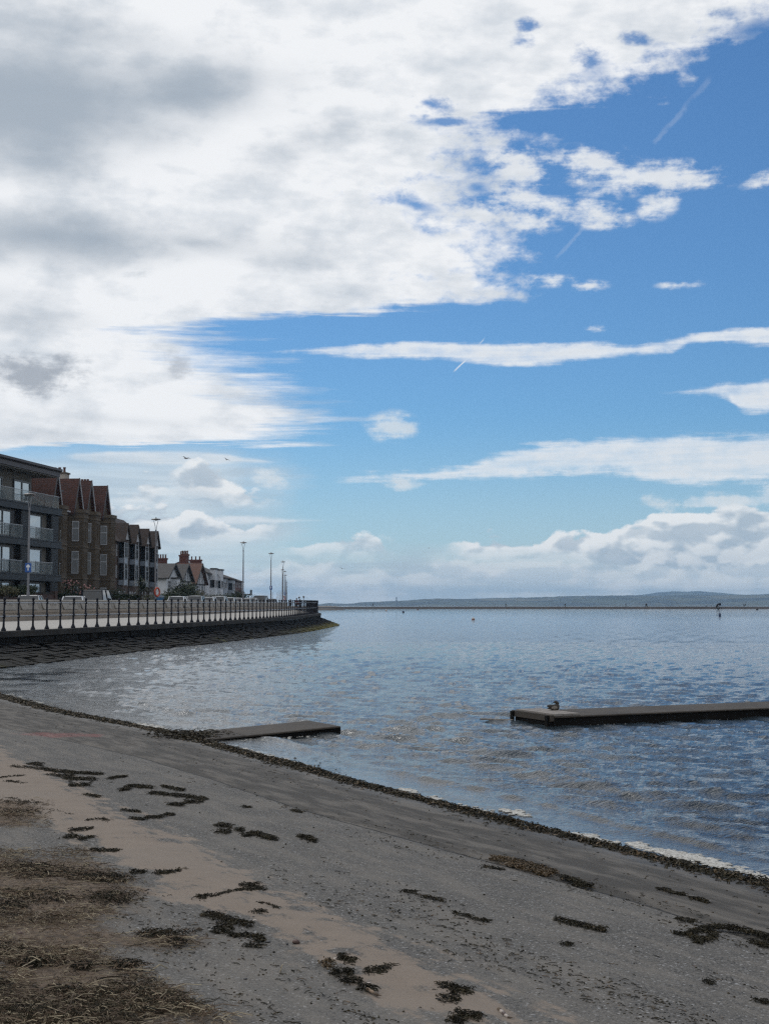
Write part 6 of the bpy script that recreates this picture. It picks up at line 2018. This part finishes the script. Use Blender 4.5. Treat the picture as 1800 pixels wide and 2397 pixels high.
# thin scraps scattered over the slab in drift lines
def scraps():
    rg = random.Random(21); mb = MB()
    n = 0
    while n < 2100:
        px, py = rg.uniform(-60, 1860), rg.uniform(1690, 2430)
        p = gpt_fast(px, py)
        if p is None: continue
        u, v = uv_of(p[0], p[1]); off = float(v - shore_v(u))
        if off < .35: continue
        d = float(fbm(np.array([u * .5]), np.array([off * 3.2]), 17, 4)[0])
        if rg.random() > max(0.02, min(1, (d - .54) * 6)): continue
        n += 1
        D = p[1]; s = .5 + D / 16
        mb.cur = rg.choices((0, 1, 2), (6, 3, 1))[0]
        al = math.atan2(TU[1], TU[0]) + rg.gauss(0, .45) + (math.pi if rg.random() < .5 else 0)
        if rg.random() < .55: frond(mb, (p[0], p[1], p[2] + .003), al, rg.uniform(.012, .055) * s, rg.uniform(.0008, .0022) * s, rg, .003, .5)
        else: mb.blob((p[0], p[1], p[2] + .002), rg.uniform(.002, .006) * s, 5, 4, .3, (1.4, 1.2, .6), rg)
    o = mb.build("seaweed_scraps", [M_weed, M_weedo, M_stalk]); put_props(o, "small dark scraps of weed strewn over the slipway", "seaweed", kind='stuff')
def gpt_fast(px, py):
    z = .25
    for _ in range(4):
        p = at_z(px, py, z); g_ = float(ground_z(p[0], p[1])); z = .35 * z + .65 * g_
    return (p[0], p[1], g_)
scraps()

# ---------------------------------------------------------------- straw litter
STRAW = [
    ([(-60,2000),(60,1992),(150,2000),(215,1998),(225,2030),(300,2055),(345,2085),(330,2140),(270,2160),(245,2185),(340,2188),(470,2190),(482,2205),(455,2225),(280,2232),(250,2245),(330,2280),(430,2330),(540,2400),(540,2440),(-60,2440)], 12500),
    ([(-60,1868),(60,1876),(120,1886),(100,1900),(125,1930),(80,1940),(-60,1942)], 900),
    ([(-60,1985),(215,1990),(215,2010),(-60,2020)], 500),
]
def straw():
    rg = random.Random(33)
    mb = MB()
    for poly, n in STRAW:
        P = np.array(poly, float)
        x0, y0 = P.min(0); x1, y1 = P.max(0)
        k = 0
        while k < n:
            px, py = rg.uniform(x0, x1), rg.uniform(y0, y1)
            d = float(inside_d(np.array([px]), np.array([py]), poly)[0])
            edge = d / 45.0 + .35
            if rg.random() > edge: continue
            p = gpt_fast(px, py)
            cl = float(fbm(np.array([p[0] * 3.1]), np.array([p[1] * 3.1]), 61, 4)[0])
            if rg.random() > max(.12, (cl - .34) * 4.2): continue
            k += 1
            q = rg.random()
            dark = cl > .58
            mb.cur = (2 if q < .40 else (1 if q < .80 else 0)) if dark else (2 if q < .12 else (1 if q < .66 else 0))
            ln = rg.uniform(.008, .042) if rg.random() < .92 else rg.uniform(.05, .13)
            w = rg.uniform(.0007, .0017) * (1.3 if ln > .05 else 1)
            al = rg.gauss(0.0, .75) + (math.pi if rg.random() < .5 else 0)
            a2 = al + rg.gauss(0, .35)
            z = p[2] + .012 + rg.random() * .030 * min(1, edge)
            e = rg.uniform(-.015, .022)
            mb.tube([(p[0], p[1], z), (p[0] + math.cos(al) * ln * .5, p[1] + math.sin(al) * ln * .5, z + e * .7), (p[0] + math.cos(al) * ln * .5 + math.cos(a2) * ln * .5, p[1] + math.sin(al) * ln * .5 + math.sin(a2) * ln * .5, z + e * .3)], w, 3, caps=False)
    o = mb.build("straw_litter", [M_straw, M_stalk, M_weed]); put_props(o, "dry straw and stalks washed up in a thick litter", "straw", kind='stuff')
    # dark weed tangled into the straw
    mb = MB()
    for cx, cy, rx, ry, n in ((150,2055,110,14,800),(60,2035,70,9,300),(250,2065,60,9,350),(20,2130,50,10,250),(300,2270,35,8,260),(80,2265,60,10,420),(190,2275,30,6,120),(380,2195,70,8,320),(420,2215,22,6,120),(250,2060,60,7,250),(260,2108,60,16,500),(100,2110,80,14,500),(50,2380,60,12,200),(160,2330,60,9,160),(40,1885,50,6,250),(60,1905,60,7,250)):
        for _ in range(int(n * .8)):
            p = gpt_fast(rg.gauss(cx, rx * .5), rg.gauss(cy, ry * .55))
            mb.cur = 0 if rg.random() < .8 else 1
            frond(mb, (p[0], p[1], p[2] + .010 + rg.random() * .018), rg.gauss(0, .7) + (math.pi if rg.random() < .5 else 0), rg.uniform(.010, .045), rg.uniform(.0008, .0020), rg, .008)
    o = mb.build("seaweed_litter", [M_weed, M_stalk]); put_props(o, "dark dried weed tangled in the straw litter", "seaweed", kind='stuff')
straw()

# ---------------------------------------------------------------- stones, sticks, foam
M_pebble = pmat("brown pebble", (0.095, 0.052, 0.040), (0.065, 0.040, 0.034), 30, .6)
M_pebg = pmat("dark pebble", (0.030, 0.030, 0.034), (0.05, 0.05, 0.052), 30, .6)
M_shell = pmat("pale shell", (0.48, 0.42, 0.36), (0.36, 0.30, 0.26), 30, .5)
M_wood = pmat("pale driftwood", (0.33, 0.24, 0.165), (0.22, 0.155, 0.105), 25, .8)
def pebble(px, py, rpx, mat, label, sc=(1.35, 1, .8), seed=0):
    p = gpt(px, py); r_ = rpx * p[1] / F
    rg = random.Random(seed)
    mb = MB(); mb.blob((0, 0, r_ * sc[2] * .75), r_, 14, 10, .05, sc, rg)
    o = mb.build("pebble", mat, smooth=True); o.location = p; o.rotation_euler = (0, 0, rg.uniform(-.5, .5))
    put_props(o, label, "pebble", "pebbles and shells on the sand")
pebble(693.5, 2209, 7.0, M_pebble, "brown egg shaped pebble alone on the sand band", seed=1)
pebble(672.5, 2211, 2.6, M_pebg, "small dark pebble just left of the brown one", seed=2)
pebble(628, 2206, 4.0, M_pebg, "flat dark pebble by the row of tufts", (1.6, 1, .5), seed=3)
pebble(593, 2149, 3.2, M_pebg, "dark round pebble under the small bushy clump", seed=4)
pebble(597, 2156, 4.2, M_shell, "pale purplish shell beside the dark round pebble", (1.3, 1, .5), seed=5)
pebble(786, 2245, 4.5, M_shell, "white shell left of the upright bushy tuft", (1.4, 1, .4), seed=6)
pebble(863, 2302, 4.0, M_shell, "white shell above the driftwood stick", (1.4, 1, .4), seed=7)
pebble(48, 2192, 7.0, M_pebble, "dark brown lump lying in the straw litter", (1.1, 1, .9), seed=8)
pebble(575, 2293, 3.6, M_pebg, "lone dark chip on the gravel below the sprawling clump", (1.3, 1, .6), seed=9)
pebble(373, 2324, 4.2, M_pebg, "dark lump at the edge of the straw litter", (1.2, 1, .7), seed=10)
def stick(pts, wpx, label, segs, cat="driftwood"):
    P = [Vector(gpt(a, b)) for a, b in pts]
    w = wpx * P[0].y / F
    r = empty("driftwood_stick", P[0], 0, label, cat, "driftwood sticks on the sand")
    n = len(segs)
    for i, m in enumerate(segs):
        a, b = P[0].lerp(P[-1], i / n) - P[0], P[0].lerp(P[-1], (i + 1) / n) - P[0]
        a.z += w; b.z += w
        mb = MB(); mb.tube([a, a.lerp(b, .5) + Vector((0, 0, w * .15)), b], [w * (1.05 - .15 * i / n), w, w * (1 - .2 * i / n)], 9); mb.build("length", m, r, smooth=True)
    mb = MB(); e = P[-1] - P[0]; mb.tube([e + Vector((0, 0, w)), e + Vector((w * 2.5, -w * 1.2, w * 1.2))], [w * .6, w * .2], 6); mb.build("broken_end", M_stalk, r)
stick([(860, 2319), (884, 2333)], 3.6, "pale driftwood stick with a dark splintered end on the sand", [M_wood, M_wood, M_stalk])
stick([(1167, 2366), (1188, 2386)], 4.2, "banded brown and white stick at the bottom of the sand band", [M_stalk, M_shell, M_pebble, M_shell])
def longstem(pts, wpx, label, mat):
    P = [Vector(gpt(a, b)) for a, b in pts]; w = wpx * P[0].y / F
    mb = MB(); mb.tube([p - P[0] + Vector((0, 0, w + .02 * (0 < i < len(P) - 1))) for i, p in enumerate(P)], [w * (1 - .5 * i / len(P)) for i in range(len(P))], 6)
    o = mb.build("reed_stem", mat); o.location = P[0]; put_props(o, label, "reed stem", "loose reed stems by the straw litter")
longstem([(175,2143),(205,2152),(223,2160)], 1.6, "thick pale reed stem in the upper part of the straw litter", M_straw)
longstem([(355,2274),(375,2271),(393,2268)], 1.8, "pale reed stem lying out on the gravel right of the litter", M_straw)
longstem([(95,2162),(140,2170),(190,2177)], 1.4, "long dark reed stem across the straw litter", M_stalk)
longstem([(25,2027),(45,2036),(52,2046)], 2.0, "bent pale reed stem near the top of the straw litter", M_straw)
longstem([(56,2331),(75,2336)], 2.2, "bright short reed stem low in the straw litter", M_straw)
longstem([(215,2335),(240,2320),(265,2312)], 1.2, "slanting grey reed stem low in the straw litter", M_straw)
longstem([(657,2267),(662,2270),(655,2278)], 1.1, "forked pale stem on gravel below the sprawling clump", M_straw)
M_foam = pmat("sea foam", (0.58, 0.57, 0.53), (0.42, 0.40, 0.36), 14, .7, .4, 40)
def foam():
    rg = random.Random(4); mb = MB()
    def line(pts, n, r0, spread):
        for _ in range(n):
            t = rg.random() * (len(pts) - 1); i = int(t); f = t - i
            px = pts[i][0] * (1 - f) + pts[i+1][0] * f + rg.gauss(0, spread * 3); py = pts[i][1] * (1 - f) + pts[i+1][1] * f + rg.gauss(0, spread)
            p = at_z(px, py, .01); s = rg.uniform(.3, 1.0)
            mb.blob((p[0], p[1], .004), r0 * s * p[1] / F, 7, 4, .3, (1.7, 1.3, .32), rg)
    line([(1350,1954),(1385,1958)], 70, 8, 2.5)
    line([(1385,1962),(1440,1971)], 90, 5, 2)
    line([(1482,1972),(1496,1978)], 40, 8, 2)
    line([(1500,1981),(1540,1990)], 50, 5, 2)
    line([(1540,1988),(1590,1998)], 130, 6, 3)
    line([(1580,1998),(1640,2010),(1690,2024)], 240, 7, 4)
    line([(1700,2026),(1760,2043),(1800,2058)], 120, 5, 3)
    line([(945,1846),(970,1852)], 36, 6, 2)
    line([(1000,1862),(1030,1870)], 28, 5, 2)
    line([(1080,1884),(1150,1900)], 36, 5, 2)
    line([(1180,1893),(1230,1906)], 70, 6, 2)
    line([(560,1752),(640,1772),(720,1796)], 160, 5, 2)
    line([(430,1722),(470,1732)], 120, 6, 2.5)
    line([(330,1694),(385,1706)], 120, 4, 2)
    line([(0,1622),(60,1634),(150,1660)], 40, 3, 2)
    line([(1310,1697),(1420,1694),(1520,1688),(1650,1684),(1800,1676)], 110, 1.6, 1.3)
    line([(560,1733),(640,1730),(720,1722),(800,1720)], 70, 2.2, 1.6)
    line([(210,1548),(300,1534),(400,1522),(520,1508)], 26, 3, 2.0)
    o = mb.build("foam", M_foam, smooth=True); put_props(o, "white foam gathered along the water's edge", "foam", kind='stuff')
foam()

# ================================================================ haze
def haze():
    mb = MB(); mb.box(-9000, 9000, -1500, 11600, -6.0, 128.0)
    m = bpy.data.materials.new("thin sea haze"); m.use_nodes = True
    t = m.node_tree; t.nodes.clear()
    o_ = t.nodes.new('ShaderNodeOutputMaterial'); v = t.nodes.new('ShaderNodeVolumePrincipled')
    v.inputs['Color'].default_value = (0.44, 0.70, 1.0, 1); v.inputs['Density'].default_value = HAZE_DENSITY; v.inputs['Anisotropy'].default_value = 0.3
    t.links.new(v.outputs[0], o_.inputs['Volume'])
    o = mb.build("haze", m); put_props(o, kind='stuff'); o['label'] = "thin pale haze over the lake and far shore"; o['category'] = "haze"
HAZE_DENSITY = 8.5e-5
haze()
